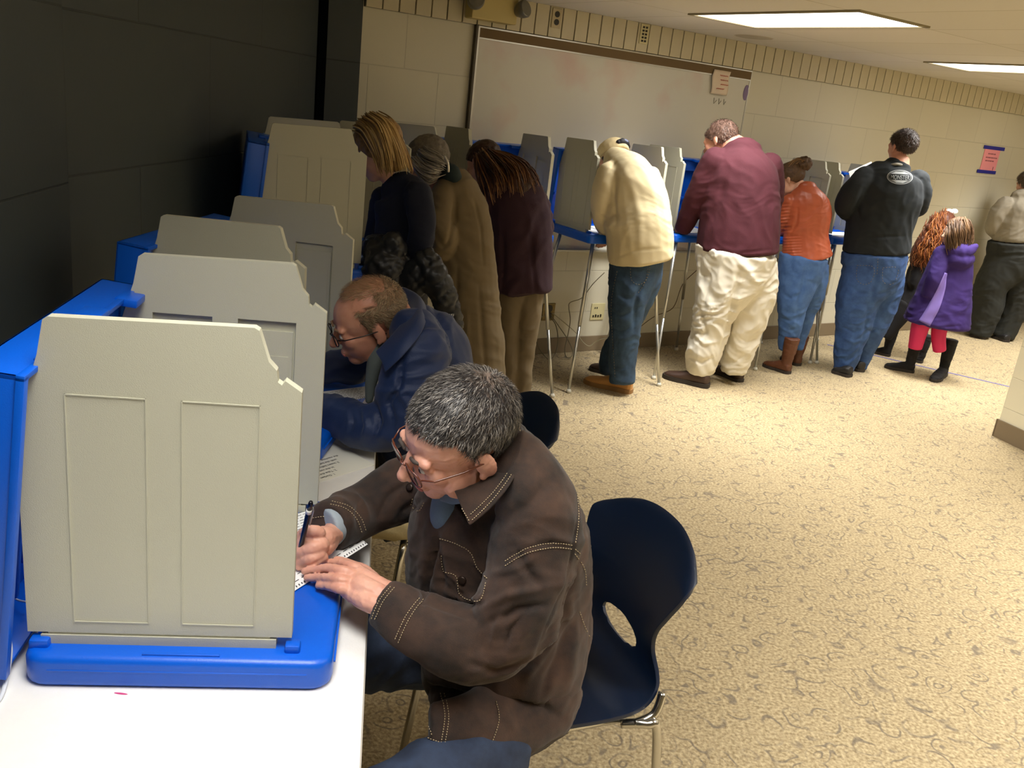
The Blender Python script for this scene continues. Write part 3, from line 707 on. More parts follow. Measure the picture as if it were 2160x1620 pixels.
def eyes(M, parent):
    for s in (-1, 1):
        mb = MB(); mb_ell(mb, M, (s * .031, .0795, .000), (.0115, .0115, .0085)); e_ = mb.build('eye', mat('eye_white', (222, 216, 208), .3), parent, world=True, smooth=True)
        mb = MB(); mb_ell(mb, M, (s * .031, .0895, -.001), (.0048, .0022, .0048)); mb.build('iris', mat('iris_brown', (58, 40, 28), .3), e_, world=True, smooth=True)
def brows_mouth(M, parent, bc, lip=(176, 104, 96)):
    for s in (-1, 1):
        mb = MB(); loc_tube(mb, M, [(s * .014, .0945, .019), (s * .030, .0945, .0245), (s * .047, .082, .019)], [.0032, .0036, .002]); mb.build('eyebrow', bc, parent, world=True, smooth=True)
    mb = MB(); mb_ell(mb, M, (0, .0925, -.0625), (.021, .006, .0035)); mb_ell(mb, M, (0, .0915, -.0675), (.018, .006, .0038)); mb.build('lips', mat('lips', lip, .5), parent, world=True, smooth=True)
def skin(name, rgb, rgb2=None):
    m = mat(name, rgb, .5, bump=.12, bscale=500, rgb2=rgb2, vscale=14); b = m.node_tree.nodes['Principled BSDF']
    b.inputs['Subsurface Weight'].default_value = .15; b.inputs['Subsurface Radius'].default_value = (.01, .004, .002); b.inputs['Subsurface Scale'].default_value = .5
    return m
def glasses(M, parent, m_frame, tilt=0):
    g = MB()
    for s in (-1, 1):
        pts = []
        for k in range(29):
            a = 2 * PI * k / 28; ca, sa = math.cos(a), math.sin(a)
            pts.append(M @ Vector((s * .033 + .025 * math.copysign(abs(ca) ** .75, ca), .106 - .25 * abs(.025 * ca + .0) * (1 if s * ca > 0 else .2), -.001 + .0175 * math.copysign(abs(sa) ** .75, sa))))
        g.tube(pts, .0016 * M.to_scale().x, 6)
        g.tube([M @ Vector(p) for p in [(s * .058, .098, .006), (s * .074, .080, .006), (s * .082, .03, .004), (s * .0835, -.012, .004), (s * .081, -.030, -.012)]], .0017, 6)
    g.tube([M @ Vector(p) for p in [(-.009, .107, .003), (0, .110, .005), (.009, .107, .003)]], .0016, 6)
    fr_ = g.build('glasses', m_frame, parent, world=True, smooth=True)
    l = MB()
    for s in (-1, 1): mb_ell(l, M, (s * .033, .1045, -.001), (.0235, .0006, .0165))
    l.build('lens', mat('clear_lens', (240, 240, 240), .05, trans=1.0), fr_, world=True, smooth=True)
    return fr_
def shoe(parent, heel, toe, m, w=.045, h=.075, msole=None, boot=0, name='shoe', ms_h=.022, opening=None):
    """heel, toe: floor points (Vector)"""
    d = (toe - heel); L_ = d.length; d.normalize(); s = Vector((-d.y, d.x, 0)); up = Vector((0, 0, 1)); F = Matrix(((s.x, d.x, 0, heel.x), (s.y, d.y, 0, heel.y), (0, 0, 1, heel.z), (0, 0, 0, 1)))
    mb = MB()
    def ring_tube(rs, seg=20):
        vs = []; fs = []
        for y, wx, z0, z1 in rs:
            for k in range(seg):
                a = 2 * PI * k / seg; ca, sa = math.cos(a), math.sin(a)
                vs.append(F @ Vector((wx * math.copysign(abs(ca) ** .8, ca), y * L_, (z0 + z1) / 2 + (z1 - z0) / 2 * math.copysign(abs(sa) ** .8, sa))))
        n = len(rs); fs = [(i * seg + k, (i + 1) * seg + k, (i + 1) * seg + (k + 1) % seg, i * seg + (k + 1) % seg) for i in range(n - 1) for k in range(seg)]
        fs += [tuple(range(seg)), tuple(reversed([(n - 1) * seg + k for k in range(seg)]))]; mb.add(vs, fs)
    ring_tube([(-.01, w * .45, .015, h * .75), (.04, w * .75, .008, h), (.2, w * .82, .006, h * 1.05), (.42, w * .85, .006, h * .95), (.62, w * 1.0, .006, h * .70), (.8, w * .98, .006, h * .58), (.93, w * .72, .006, h * .50), (1.0, w * .35, .012, h * .36)])
    if boot:
        t = MB().tube([F @ Vector((0, L_ * .17, h * .5)), F @ Vector((0, L_ * .17, h * 1.1)), F @ Vector((0, L_ * .16, boot * .6)), F @ Vector((0, L_ * .15, boot))], [w * .8, w * .85, w * 1.05, w * 1.2], 16); mb.add(t.v, t.f)
    me = bake(mb.mesh(), [('REMESH', dict(mode='VOXEL', voxel_size=.005)), ('SMOOTH', dict(factor=.5, iterations=3))])
    if boot: wrinkle(me, .002, 22, 3, (1, 1, 2))
    sh = link(name, me, m, parent, world=True, smooth=True)
    mb = MB(); out = [(-.02, .3), (-.03, 0), (0, .62), (.06, .85), (.25, .92), (.45, .86), (.65, 1.06), (.82, 1.04), (.95, .75), (1.02, .3)]
    out = [(-.035, .35), (.0, .68), (.08, .88), (.25, .92), (.45, .88), (.65, 1.07), (.82, 1.05), (.95, .78), (1.02, .35)]
    poly = [(w * x, y * L_) for y, x in out] + [(-w * x, y * L_) for y, x in reversed(out)]
    mb.prism(poly, 0, ms_h, F); mb.build('sole', msole or mat('dark_sole', (46, 38, 32), .7), sh, world=True)
    return sh
# ------------------------------------------------------------------ people
def V(*a): return Vector(a)
def person(label, p): return thing('person', label, 'person', (p[0], p[1], 0))
SK = skin('skin_fair', (214, 168, 142), (204, 152, 128))
SKR = skin('skin_ruddy', (206, 152, 126), (192, 130, 106))
SKH = skin('skin_hand', (200, 142, 112), (188, 122, 96))
def cloth(name, rgb, rough=.85, bump=.25, bscale=350, var=.06, vscale=9, sheen=.0, **k): return mat(name, rgb, rough, bump=bump, bscale=bscale, var=var, vscale=vscale, sheen=sheen, **k)
M_jean = cloth('blue_denim', (40, 68, 116), rgb2=(58, 88, 136), vscale=16, bump=.4, bscale=900)
M_jean2 = cloth('dark_denim', (34, 54, 76), rgb2=(52, 76, 100), vscale=14, bump=.4, bscale=900)
M_jean3 = cloth('mid_denim', (52, 84, 134), rgb2=(72, 104, 152), vscale=14, bump=.4, bscale=900)
M_sole = mat('dark_sole', (46, 38, 32), .7)
def body(name_m, chains, Mh, parent, hands=(), vox=.009, scale=.72, fem=0, neck=None, jaw=1.0, smooth=3):
    """continuous skin surface: head, neck, slimmer copies of the clothed limbs and the hands"""
    mb = MB()
    for c in chains:
        if isinstance(c, dict): c = c['n']
        tube_surf(mb, c, cap=.15, scale=scale, seg=14)
    head_prims(mb, Mh, fem, jaw)
    if neck: tube_surf(mb, neck, cap=.4, seg=16)
    for h_ in hands: h_(mb)
    me = bake(mb.mesh(), [('REMESH', dict(mode='VOXEL', voxel_size=vox)), ('SMOOTH', dict(factor=.5, iterations=smooth))])
    return link('body', me, name_m, parent, world=True, smooth=True)
def hand_simple(W, D, Up, s=1.0, curl=.5):
    """relaxed five-fingered hand: wrist W, direction D, back-of-hand Up"""
    D = Vector(D).normalized(); Up = Vector(Up); Up = (Up - D * Up.dot(D)).normalized(); Sd = D.cross(Up)
    def f(mb):
        def T(pts, rs): mb.tube([W + (Sd * a + D * b + Up * c) * s for a, b, c in pts], [r * s for r in rs], 10); [mb_ell(mb, Matrix.Identity(4), W + (Sd * p[0] + D * p[1] + Up * p[2]) * s, (r * s,) * 3) for p, r in ((pts[0], rs[0]), (pts[-1], rs[-1]))]
        T([(0, -.03, 0), (0, .02, 0)], [.026, .028]); 
        for i, (a, l) in enumerate([(-.030, .070), (-.011, .080), (.009, .075), (.028, .060)]):
            T([(a * .7, .01, 0), (a, .088, 0)], [.016, .012]); T([(a, .088, 0), (a * 1.1, .088 + l * .5, -l * .2 * curl), (a * 1.15, .088 + l * (1 - .45 * curl), -l * .75 * curl)], [.0105, .009, .0075])
        T([(-.02, .02, -.004), (-.046, .055, -.014), (-.050, .092, -.022)], [.015, .012, .009])
    return f
def px(chain): return chain
Zv = V(0, 0, 1)
# ---------- far standing people -------------------------------------------------------------
def std(label, Y, at_, torso, sleeves, legs, shoes, head, m_top, m_leg, m_skin, hair, wr_top=(.005, 9, 1), wr_leg=(.005, 10, 2), cape=.10, name_top='jacket', name_leg='trousers', hands=None, neck=None, tvox=.009, ex=None, st=None, stl=None, jaw=1.0, fem=0, legcap=.08):
    t = person(label, at_)
    if not shoes:
        shoes = []; fd = Vector((head[1][0], head[1][1], 0)).normalized(); nl = []
        for l in legs:
            p, r_, k_ = tx([l[-1]])[0]
            l = list(l)
            if p.z > .09: l.append((V(p.x, p.y, .07), r_, k_))
            nl.append(l)
            if len(l) > 2 or True: q_ = V(p.x, p.y, 0); shoes.append((q_ - fd * .06, q_ + fd * .19, MATS['black_leather'], dict(w=.044, h=.08)))
        legs = nl
    C, F, Uv, sc = head; Mh = head_frame(C if isinstance(C, Vector) else N(*C), F, Uv, sc)
    limbs = [{'n': l} for l in legs]
    hs = []
    for s_, d_, u_ in (hands or []): hs.append(hand_simple(s_, d_, u_))
    body(m_skin, list(torso[:1]) + list(sleeves) + limbs, Mh, t, hs, neck=neck, jaw=jaw)
    blob(name_top, [{'n': c, 'cap': (.8, cape) if i == 0 else .8} for i, c in enumerate(torso)] + [{'n': c, 'cap': (.95, .12)} for c in sleeves], m_top, t, vox=tvox, wr=wr_top, st=st, extra=ex)
    if m_leg: blob(name_leg, [{'n': c, 'cap': legcap} for c in legs], m_leg, t, vox=.009, wr=wr_leg, st=stl)
    for s_ in shoes: shoe(t, *s_[:3], **(s_[3] if len(s_) > 3 else {}))
    if hair: hair(Mh, t)
    eyes(Mh, t); return t, Mh
def short_line(front=.055, back=-.055, side=-.01):
    def f(x, y, z):   # front hairline high, nape low
        k = (y + .11) / .19; h_ = back + (front - back) * max(0, min(1, (k - .12) / .75)) ** 1.3
        return z - h_
    return f
def cap_hair(c1, c2, name, line=None, thick=.009, n=2600, ln=.022, scalp=None, w=.0011):
    def f(Mh, t):
        ms = mat(name + '_base', scalp or c1, .8, var=.25, vscale=120)
        o = hair_cap('hair', Mh, ms, t, line or short_line(), thick)
        short_strands('hair_strands', o, Mh, hair_mat(name, c1, c2), t, n, ln, w, comb=lambda l: Vector((l.x * 4, -.2 if l.y < 0 else .5, -.9 if l.y < .03 else .2)), jit=.35)
    return f
# tan jacket man (cap) ------------------------------------------------------
M_tan = cloth('tan_canvas', (214, 198, 158), .75, bump=.2, bscale=600, var=.03)
Y0 = 5.45
def hair_tan(Mh, t):
    o = hair_cap('hair', Mh, mat('brown_hair_base', (70, 52, 38), .8), t, lambda x, y, z: min(z + .05, .03 - y), .006)
    c = MB()
    me = hair_cap('cap', Mh, mat('tan_cap_fabric', (204, 184, 140), .8, bump=.3, bscale=400), t, lambda x, y, z: z - .012, .017, .0015)
    pl = MB(); loc_tube(pl, Mh, [(-.045, -.110, .05), (-.02, -.122, .058), (.02, -.122, .058), (.045, -.110, .05)], [.016, .020, .020, .016]); pl.build('cap_patch', mat('dark_cap_patch', (34, 34, 40), .7), me, world=True, smooth=True)
    b2 = MB(); mb_ell(b2, Mh, (0, -.140, .058), (.020, .004, .010)); b2.build('cap_buckle', mat('grey_blue_buckle', (104, 112, 140), .5), me, world=True, smooth=True)
    br = MB(); mb_ell(br, Mh, (0, .115, .035), (.062, .050, .008)); br.build('cap_brim', mat('tan_cap_fabric', (204, 184, 140), .8), me, world=True, smooth=True)
std('man in tan jacket, cap and dark jeans bending over a booth, tan work boots', Y0, (.64, 5.45),
    [[(1303, 340, Y0 + .05, 30, .8), (1322, 368, Y0, 52, .8), (1338, 420, Y0, 68, .7), (1347, 480, Y0 - .02, 70, .7), (1353, 545, Y0, 69, .75)], [(1296, 336, Y0 + .10, 26), (1312, 345, Y0 + .05, 30)]],
    [[(1285, 366, Y0 - .02, 25), (1272, 410, Y0 - .02, 24), (1270, 455, Y0 + .03, 21), (1283, 492, Y0 + .12, 17), (1287, 503, Y0 + .16, 15)], [(1370, 372, Y0 + .1, 22), (1390, 430, Y0 + .25, 20), (1370, 480, Y0 + .42, 16)]],
    [[(1345, 535, Y0 + .02, 56, .85), (1334, 585, Y0, 50, .9), (1323, 640, Y0 - .02, 40), (1318, 700, Y0 - .02, 33), (1313, 760, Y0 - .02, 28), (1312, 806, Y0 - .03, 26)], [(1360, 545, Y0 + .08, 38), (1355, 600, Y0 + .10, 36), (1325, 680, Y0 + .16, 26), (1290, 745, Y0 + .2, 21), (1282, 785, Y0 + .21, 18)]],
    [(at(1330, 829), at(1234, 806), mat('tan_nubuck', (190, 138, 76), .8, bump=.3, bscale=300), dict(w=.056, h=.095, msole=mat('tan_sole', (150, 112, 66), .8), ms_h=.028)), (at(1290, 792), at(1246, 778), mat('dark_brown_leather', (56, 38, 28), .6), dict(w=.05, h=.085))],
    ((1291, 340, Y0 + .24), (-.62, .45, -.65), (-.25, .55, .8), 1.0), M_tan, M_jean2, SKR, hair_tan, name_top='jacket', wr_top=(.0042, 7, 4), stl=[([(1285, 690), (1310, 700), (1330, 692)], 3, -.006), ([(1288, 705), (1312, 716), (1332, 708)], 3, .005), ([(1290, 655), (1310, 668), (1335, 655)], 3, -.006), ([(1300, 620), (1330, 632), (1355, 610)], 4, -.008), ([(1352, 600), (1340, 640), (1338, 700)], 5, -.014), ([(1290, 770), (1310, 778), (1325, 770)], 3, -.005)], hands=[(N(1287, 505, Y0 + .18), (-.3, .8, -.3), (0, 0, 1))],
    neck=[(1303, 345, Y0 + .10, 20), (1294, 338, Y0 + .2, 20)],
    st=[([(1300, 340), (1285, 362)], 2, -.006), ([(1330, 380), (1350, 450), (1352, 520)], 9, .006), ([(1300, 370), (1296, 420), (1300, 470)], 4, -.010), ([(1262, 455), (1282, 462), (1298, 452)], 5, -.012), ([(1265, 470), (1285, 478), (1296, 470)], 4, .008), ([(1285, 548), (1340, 528), (1400, 524)], 2.5, -.004)])
def garment(t, n): return [c for c in t.children if c.name.split('.')[0] == n][0]
M_jst = mat('tan_denim_thread', (120, 110, 92), .8)
DENIM = []
DENIM.append(('person', 'trousers', [[(1330, 556), (1368, 558), (1364, 588), (1348, 600), (1332, 590), (1330, 556)], [(1302, 572), (1290, 640), (1293, 720), (1298, 800)], [(1368, 548), (1362, 590), (1345, 620)]]))
# maroon sweater man -------------------------------------------------------
M_mar = cloth('maroon_knit', (64, 13, 26), .9, bump=.35, bscale=260, var=.05)
M_wtr = cloth('white_cotton', (226, 220, 204), .8, bump=.2, bscale=500, var=.02)
Y1 = 5.85
def hair_mar(Mh, t):
    cap_hair((58, 42, 36), (110, 84, 68), 'brown_thinning_hair', lambda x, y, z: min(z - (-.045 + .10 * max(0, (y + .05) / .14)), .14 - z - .0 if y < .02 else .085 - z), .007, 1800, .018, (92, 66, 54))(Mh, t)
t, Mh = std('large man in maroon sweater and white trousers leaning into a booth', Y1, (1.35, 5.85),
    [[(1566, 318, Y1 + .02, 42, .8), (1563, 350, Y1, 68, .75), (1562, 400, Y1, 80, .72), (1560, 465, Y1, 83, .74), (1555, 528, Y1, 85, .76)]],
    [[(1510, 340, Y1, 30), (1482, 395, Y1 + .05, 29), (1456, 450, Y1 + .12, 22), (1440, 484, Y1 + .18, 17)], [(1622, 350, Y1 + .05, 28), (1628, 420, Y1 + .18, 24), (1600, 470, Y1 + .36, 18)]],
    [[(1553, 530, Y1, 83, .78), (1540, 580, Y1, 72, .8), (1513, 640, Y1, 48), (1497, 700, Y1, 37), (1484, 745, Y1, 35), (1478, 784, Y1, 26)], [(1590, 560, Y1 + .05, 46), (1590, 620, Y1 + .08, 45), (1570, 690, Y1 + .10, 38), (1556, 740, Y1 + .12, 33), (1546, 784, Y1 + .12, 24)]],
    [(at(1492, 818), at(1400, 795), mat('brown_leather', (64, 44, 34), .5), dict(w=.055, h=.10, msole=mat('dark_sole', (46, 38, 32), .7), ms_h=.03)), (at(1562, 806), at(1500, 780), mat('dark_brown_leather', (56, 38, 28), .6), dict(w=.052, h=.09))],
    ((1519, 300, Y1 + .10), (-.72, .58, -.42), (-.25, .35, .9), 1.06), M_mar, M_wtr, SKR, hair_mar, name_top='sweater', stl=[([(1560, 570), (1550, 620), (1538, 680), (1528, 740)], 6, -.022), ([(1470, 640), (1490, 700), (1470, 720)], 4, -.012), ([(1462, 700), (1485, 725), (1515, 720)], 4, .010), ([(1455, 755), (1480, 765), (1505, 755)], 4, -.012), ([(1500, 560), (1490, 620), (1480, 660)], 5, -.008), ([(1530, 755), (1550, 765), (1570, 750)], 3, -.008), ([(1478, 548), (1476, 575), (1490, 585)], 3, -.008)], wr_top=(.004, 7, 5), wr_leg=(.011, 9, 6),
    hands=[(N(1437, 487, Y1 + .2), (-.5, .8, -.2), (0, 0, 1))], neck=[(1562, 322, Y1 + .03, 30), (1540, 306, Y1 + .08, 27), (1528, 300, Y1 + .1, 24)],
    st=[([(1530, 380), (1515, 430), (1500, 470)], 8, -.012), ([(1475, 530), (1555, 534), (1638, 526)], 3, -.004)])
cb = MB(); cb.tube(spline([N(1560, 306, Y1 - .02), N(1575, 299, Y1 - .03), N(1587, 302, Y1 + .02)], 5), .012, 8); cb.build('shirt_collar', mat('white_shirt', (236, 232, 224), .7), t, world=True, smooth=True)
# orange jacket person ------------------------------------------------------
M_or = cloth('orange_leather', (160, 76, 46), .42, bump=.3, bscale=60, var=.10, vscale=8, sheen=0)
Y2 = 6.5
def hair_or(Mh, t):
    hm = hair_mat('brown_updo', (62, 42, 24), (112, 80, 46), (150, 112, 66))
    o = hair_cap('hair', Mh, mat('brown_updo_base', (78, 54, 32), .6, var=.3, vscale=60), t, short_line(.05, -.06), .012)
    mb = MB(); mb_ell(mb, Mh, (0.01, -.125, .085), (.052, .05, .045)); me = bake(mb.mesh(), [('SUBSURF', dict(levels=1))]); wrinkle(me, .010, 40, 4); link('hair_bun', me, mat('brown_updo_base', (78, 54, 32), .6), o, world=True, smooth=True)
    q = Mh; G = []
    for a in range(7):
        an = PI * 2 * a / 6; G.append([q @ V(.075 * math.cos(an), .07 * math.sin(an) - .02, .07), q @ V(.06 * math.cos(an), .04 * math.sin(an) - .07, .115 if a % 2 else .09), q @ V(.045 * math.cos(an), -.12 + .03 * math.sin(an), .11 + .02 * math.sin(an)), q @ V(.05 * math.cos(an + 1), -.14 + .03 * math.sin(an + 1), .07)])
    long_strands('hair_tufts', G, hm, t, 70, .0045, .006, 8)
t, Mh = std('woman in ribbed orange jacket, jeans and brown boots with hair up', Y2, (1.95, 6.5),
    [[(1700, 397, Y2 + .02, 22, .8), (1700, 420, Y2, 41, .75), (1702, 455, Y2, 47, .7), (1699, 495, Y2, 45, .7), (1700, 520, Y2, 48, .75), (1701, 543, Y2, 52, .8)]],
    [[(1667, 425, Y2, 17), (1655, 460, Y2 + .03, 17), (1647, 485, Y2 + .10, 14), (1641, 502, Y2 + .16, 11)], [(1735, 430, Y2 + .08, 15), (1738, 465, Y2 + .2, 14), (1715, 490, Y2 + .36, 11)]],
    [[(1696, 540, Y2, 50, .85), (1686, 585, Y2, 44, .9), (1672, 640, Y2 - .02, 31), (1668, 680, Y2 - .02, 25), (1662, 715, Y2, 20), (1658, 738, Y2, 16)], [(1715, 560, Y2 + .06, 32), (1712, 610, Y2 + .08, 29), (1696, 670, Y2 + .12, 21), (1684, 715, Y2 + .14, 15), (1680, 735, Y2 + .14, 13)]],
    [(at(1664, 789), at(1611, 771), mat('cognac_leather', (92, 52, 30), .45), dict(w=.046, h=.085, boot=.27)), (at(1684, 772), at(1650, 757), mat('cognac_leather', (92, 52, 30), .45), dict(w=.044, h=.08, boot=.24))],
    ((1666, 380, Y2 + .08), (-.80, .45, -.45), (-.3, .3, .9), .95), M_or, M_jean3, SK, hair_or, tvox=.006, stl=[([(1700, 560), (1694, 600), (1684, 640), (1680, 690)], 4, -.014), ([(1650, 620), (1668, 630), (1690, 620)], 3, -.006), ([(1652, 690), (1665, 698), (1682, 692)], 3, -.006), ([(1650, 705), (1665, 712), (1680, 706)], 3, .005), ([(1648, 670), (1665, 678), (1682, 670)], 3, -.005)], wr_top=(.004, 10, 7), hands=[(N(1640, 505, Y2 + .18), (-.6, .7, -.2), (0, 0, 1))],
    neck=[(1697, 402, Y2 + .02, 17), (1684, 394, Y2 + .05, 16)],
    st=[([(1642, 432 + k * 7), (1668, 430 + k * 7)], 1.7, -.007) for k in range(9)] + [([(1650, 500 + k * 6), (1690, 498 + k * 6)], 1.7, -.007) for k in range(8)] + [([(1683, 440), (1680, 470), (1664, 500)], 3, -.01)])
# black sweater man ------------------------------------------------------------
M_bk = cloth('black_fleece', (20, 26, 30), .9, bump=.3, bscale=300, var=.08)
Y3 = 6.68
t, Mh = std('man in black sweater with oval grey logo on the back, blue jeans', Y3, (2.5, 6.68),
    [[(1893, 352, Y3, 28, .8), (1885, 368, Y3, 58, .7), (1872, 405, Y3, 73, .68), (1862, 450, Y3, 69, .7), (1853, 490, Y3, 66, .72), (1848, 530, Y3, 67, .76)]],
    [[(1826, 376, Y3, 25), (1797, 410, Y3 - .02, 25), (1784, 438, Y3 + .05, 22), (1800, 448, Y3 + .22, 18), (1830, 445, Y3 + .35, 14)], [(1935, 382, Y3, 24), (1944, 415, Y3, 20), (1936, 442, Y3 + .08, 16), (1915, 445, Y3 + .22, 14)]],
    [[(1845, 535, Y3, 64, .8), (1838, 575, Y3, 62, .8), (1810, 630, Y3, 44), (1800, 690, Y3, 35), (1788, 740, Y3, 27), (1780, 780, Y3, 21)], [(1875, 565, Y3 + .03, 32), (1865, 625, Y3 + .05, 33), (1838, 690, Y3 + .08, 30), (1818, 740, Y3 + .12, 23), (1810, 774, Y3 + .12, 17)]],
    [(at(1793, 796), at(1757, 784), mat('black_leather', (26, 24, 24), .5), dict(w=.05, h=.08)), (at(1816, 785), at(1790, 772), mat('black_leather', (26, 24, 24), .5), dict(w=.05, h=.08))],
    ((1902, 312, Y3 + .03), (-.35, .93, -.12), (0, .1, 1), 1.02), M_bk, M_jean, SKR, cap_hair((44, 34, 28), (78, 60, 48), 'dark_brown_short_hair', short_line(.05, -.055), .008), name_top='sweater', wr_top=(.005, 8, 9), wr_leg=(.007, 9, 10), stl=[([(1852, 560), (1846, 600), (1838, 640)], 5, -.014), ([(1790, 600), (1812, 618), (1838, 622)], 4, -.008), ([(1850, 622), (1872, 616), (1892, 602)], 4, -.008), ([(1775, 690), (1800, 702), (1828, 694)], 3, -.007), ([(1778, 712), (1800, 722), (1824, 716)], 3, .006), ([(1766, 752), (1785, 762), (1800, 756)], 3, -.006), ([(1822, 690), (1838, 700), (1855, 690)], 3, -.006), ([(1832, 640), (1826, 700), (1806, 760)], 4, -.012)],
    neck=[(1895, 352, Y3, 22), (1899, 335, Y3 + .02, 19)], hands=[(N(1840, 444, Y3 + .38), (.6, .6, 0), (0, 0, 1))],
    st=[([(1822, 400), (1806, 440), (1815, 470)], 4, -.010), ([(1790, 510), (1850, 500), (1915, 498)], 3, -.006)])
man_black = t; MB_top = [c for c in t.children if c.name.startswith('sweater')][0]
cb = MB(); cb.tube(spline([N(1872, 350, Y3 - .03), N(1893, 346, Y3 - .09), N(1914, 352, Y3 - .02)], 5), .009, 8); cb.build('shirt_collar', mat('grey_collar', (150, 148, 138), .8), t, world=True, smooth=True)
# logo on the back: flat marks wrapped onto the fabric
def on_surface(o, pts2, off=.002):
    W = parent_world(o.parent) if o.parent else Matrix.Identity(4); Wi = W.inverted(); me = o.data
    bm = bmesh.new(); bm.from_mesh(me); bv = BVHTree.FromBMesh(bm); bm.free(); out = []
    for p in pts2:
        d = Vector(ray(p[0], p[1])).normalized(); h_, n_, i_, ds = bv.ray_cast(Wi @ Vector(CAMP), d); out.append((W @ (h_ + n_ * off), n_) if h_ else None)
    return out
def decal(name, parent, target, me, ctr, sx, sy, rot, m, off=.003):
    """wrap a flat mesh (unit coords) on a garment around the spot seen at ctr"""
    co = np_co(me); a = math.radians(rot); pts = [(ctr[0] + (c[0] * math.cos(a) * sx + c[1] * math.sin(a) * sy), ctr[1] + (c[0] * math.sin(a) * sx - c[1] * math.cos(a) * sy)) for c in co]
    r = on_surface(target, pts, off); new = []
    last = next(x for x in r if x)
    for i, x in enumerate(r): last = x or last; new.append(last[0] + last[1] * (.001 if co[i][2] > .0001 else 0))
    me2 = pymesh(new, [tuple(p.vertices) for p in me.polygons]); return link(name, me2, m, parent, world=True)
M_logo = mat('grey_print', (148, 152, 152), .8)
ring = MB(); nR = 48
for (r0, r1) in ((1.0, .93), (.87, .84)):
    vs = [V(math.cos(2 * PI * k / nR) * r, math.sin(2 * PI * k / nR) * r, 0) for r in (r0, r1) for k in range(nR)]; ring.add(vs, [(k, (k + 1) % nR, nR + (k + 1) % nR, nR + k) for k in range(nR)])
def ellseg(y0, y1, n=16, r=.82):
    vs = []; 
    for i in range(n + 1):
        for y in (y0, y1): x = math.sqrt(max(0, r * r - y * y)); vs.append(V(-x + 2 * x * i / n, y, 0))
    ring.add(vs, [(2 * i, 2 * i + 2, 2 * i + 3, 2 * i + 1) for i in range(n)])
ellseg(.42, .75); ellseg(-.78, -.42)
decal('logo_oval', t, MB_top, ring.mesh(), (1898, 374), 27, 15, 3, M_logo)
tm = text_mesh('MONSTER', 1, 0, 'CENTER', 0); decal('logo_text', t, MB_top, tm, (1898, 379), 8.6, 13, 3, M_logo, .005)
DENIM.append(('black', 'trousers', [[(1808, 560), (1842, 563), (1840, 590), (1825, 600), (1808, 590), (1808, 560)], [(1862, 565), (1893, 565), (1888, 592), (1875, 600), (1862, 592), (1862, 565)], [(1852, 545), (1850, 580)]]))
# girl in purple coat --------------------------------------------------------------
M_pu = cloth('purple_fleece', (46, 22, 94), .85, bump=.3, bscale=200, var=.08)
Y4 = 6.8
hb = hair_mat('light_brown_hair', (60, 42, 28), (96, 70, 46), (134, 102, 70))
def hair_g1(Mh, t):
    hair_cap('hair', Mh, mat('light_brown_base', (98, 72, 50), .6, var=.3, vscale=50), t, short_line(.05, -.07), .010)
    G = [[(2000, 478, Y4 - .04), (1996, 495, Y4 - .08), (1998, 520, Y4 - .09), (2004, 545, Y4 - .08)], [(2015, 466, Y4 - .06), (2015, 490, Y4 - .12), (2018, 512, Y4 - .12), (2016, 532, Y4 - .12)], [(2035, 462, Y4 - .06), (2042, 480, Y4 - .10), (2044, 500, Y4 - .10), (2038, 520, Y4 - .11)], [(2045, 474, Y4), (2052, 490, Y4 - .02), (2051, 508, Y4 - .04), (2046, 520, Y4 - .06)]]
    long_strands('hair_tufts', G, hb, t, 110, .006, .010, 4)
t, Mh = std('girl in purple coat, pink tights and slouchy black boots', Y4, (3.05, 6.8),
    [[(2020, 518, Y4, 28, .8), (2010, 545, Y4, 40, .75), (1998, 590, Y4, 48, .75), (1986, 640, Y4, 58, .78), (1975, 682, Y4, 66, .8)], [(2006, 528, Y4 - .06, 15), (2025, 530, Y4 - .09, 17), (2042, 528, Y4 - .09, 13), (2058, 519, Y4 - .06, 6)], [(2010, 545, Y4 - .08, 16), (2030, 550, Y4 - .10, 16), (2044, 546, Y4 - .06, 12)]],
    [[(1988, 535, Y4 - .02, 18), (1975, 580, Y4 - .06, 18), (1960, 625, Y4 - .05, 16)]],
    [[(1950, 660, Y4, 22), (1938, 700, Y4, 17), (1930, 735, Y4, 14)], [(1990, 660, Y4 + .02, 20), (1980, 705, Y4, 15), (1982, 740, Y4, 13)]],
    [(at(1926, 786), at(1866, 775), mat('black_suede', (22, 20, 20), .9), dict(w=.042, h=.075, boot=.30)), (at(1990, 790), at(1968, 806), mat('black_suede', (22, 20, 20), .9), dict(w=.042, h=.075, boot=.30))],
    ((2016, 492, Y4), (-.88, -.1, -.1), (0, 0, 1), .92), M_pu, cloth('pink_tights', (206, 36, 92), .7, bump=.1, var=.02, sheen=0), SK, hair_g1, name_top='coat', name_leg='tights', wr_top=(.005, 9, 12), wr_leg=(.001, 9, 10), neck=[(2018, 520, Y4, 12), (2018, 505, Y4, 12)],
    hands=[(N(1958, 632, Y4 - .05), (-.1, 0, -1), (-1, 0, 0))], st=[([(2005, 560), (1985, 610), (1962, 670)], 4, -.008), ([(1912, 672), (1975, 692), (2036, 686)], 2, -.004)])
gp = [c for c in t.children if c.name.startswith('coat')][0]
pn = MB(); ys = 14; L0 = [(1992, 575), (1976, 610), (1955, 650), (1938, 676)]; R0 = [(1998, 576), (1994, 610), (1982, 650), (1962, 688)]
A = spline([V(a, b, 0) for a, b in L0], 6); B = spline([V(a, b, 0) for a, b in R0], 6); vs = []
for a, b in zip(A, B):
    for k in range(5): q = a.lerp(b, k / 4); vs.append(q)
r = on_surface(gp, vs, .003)
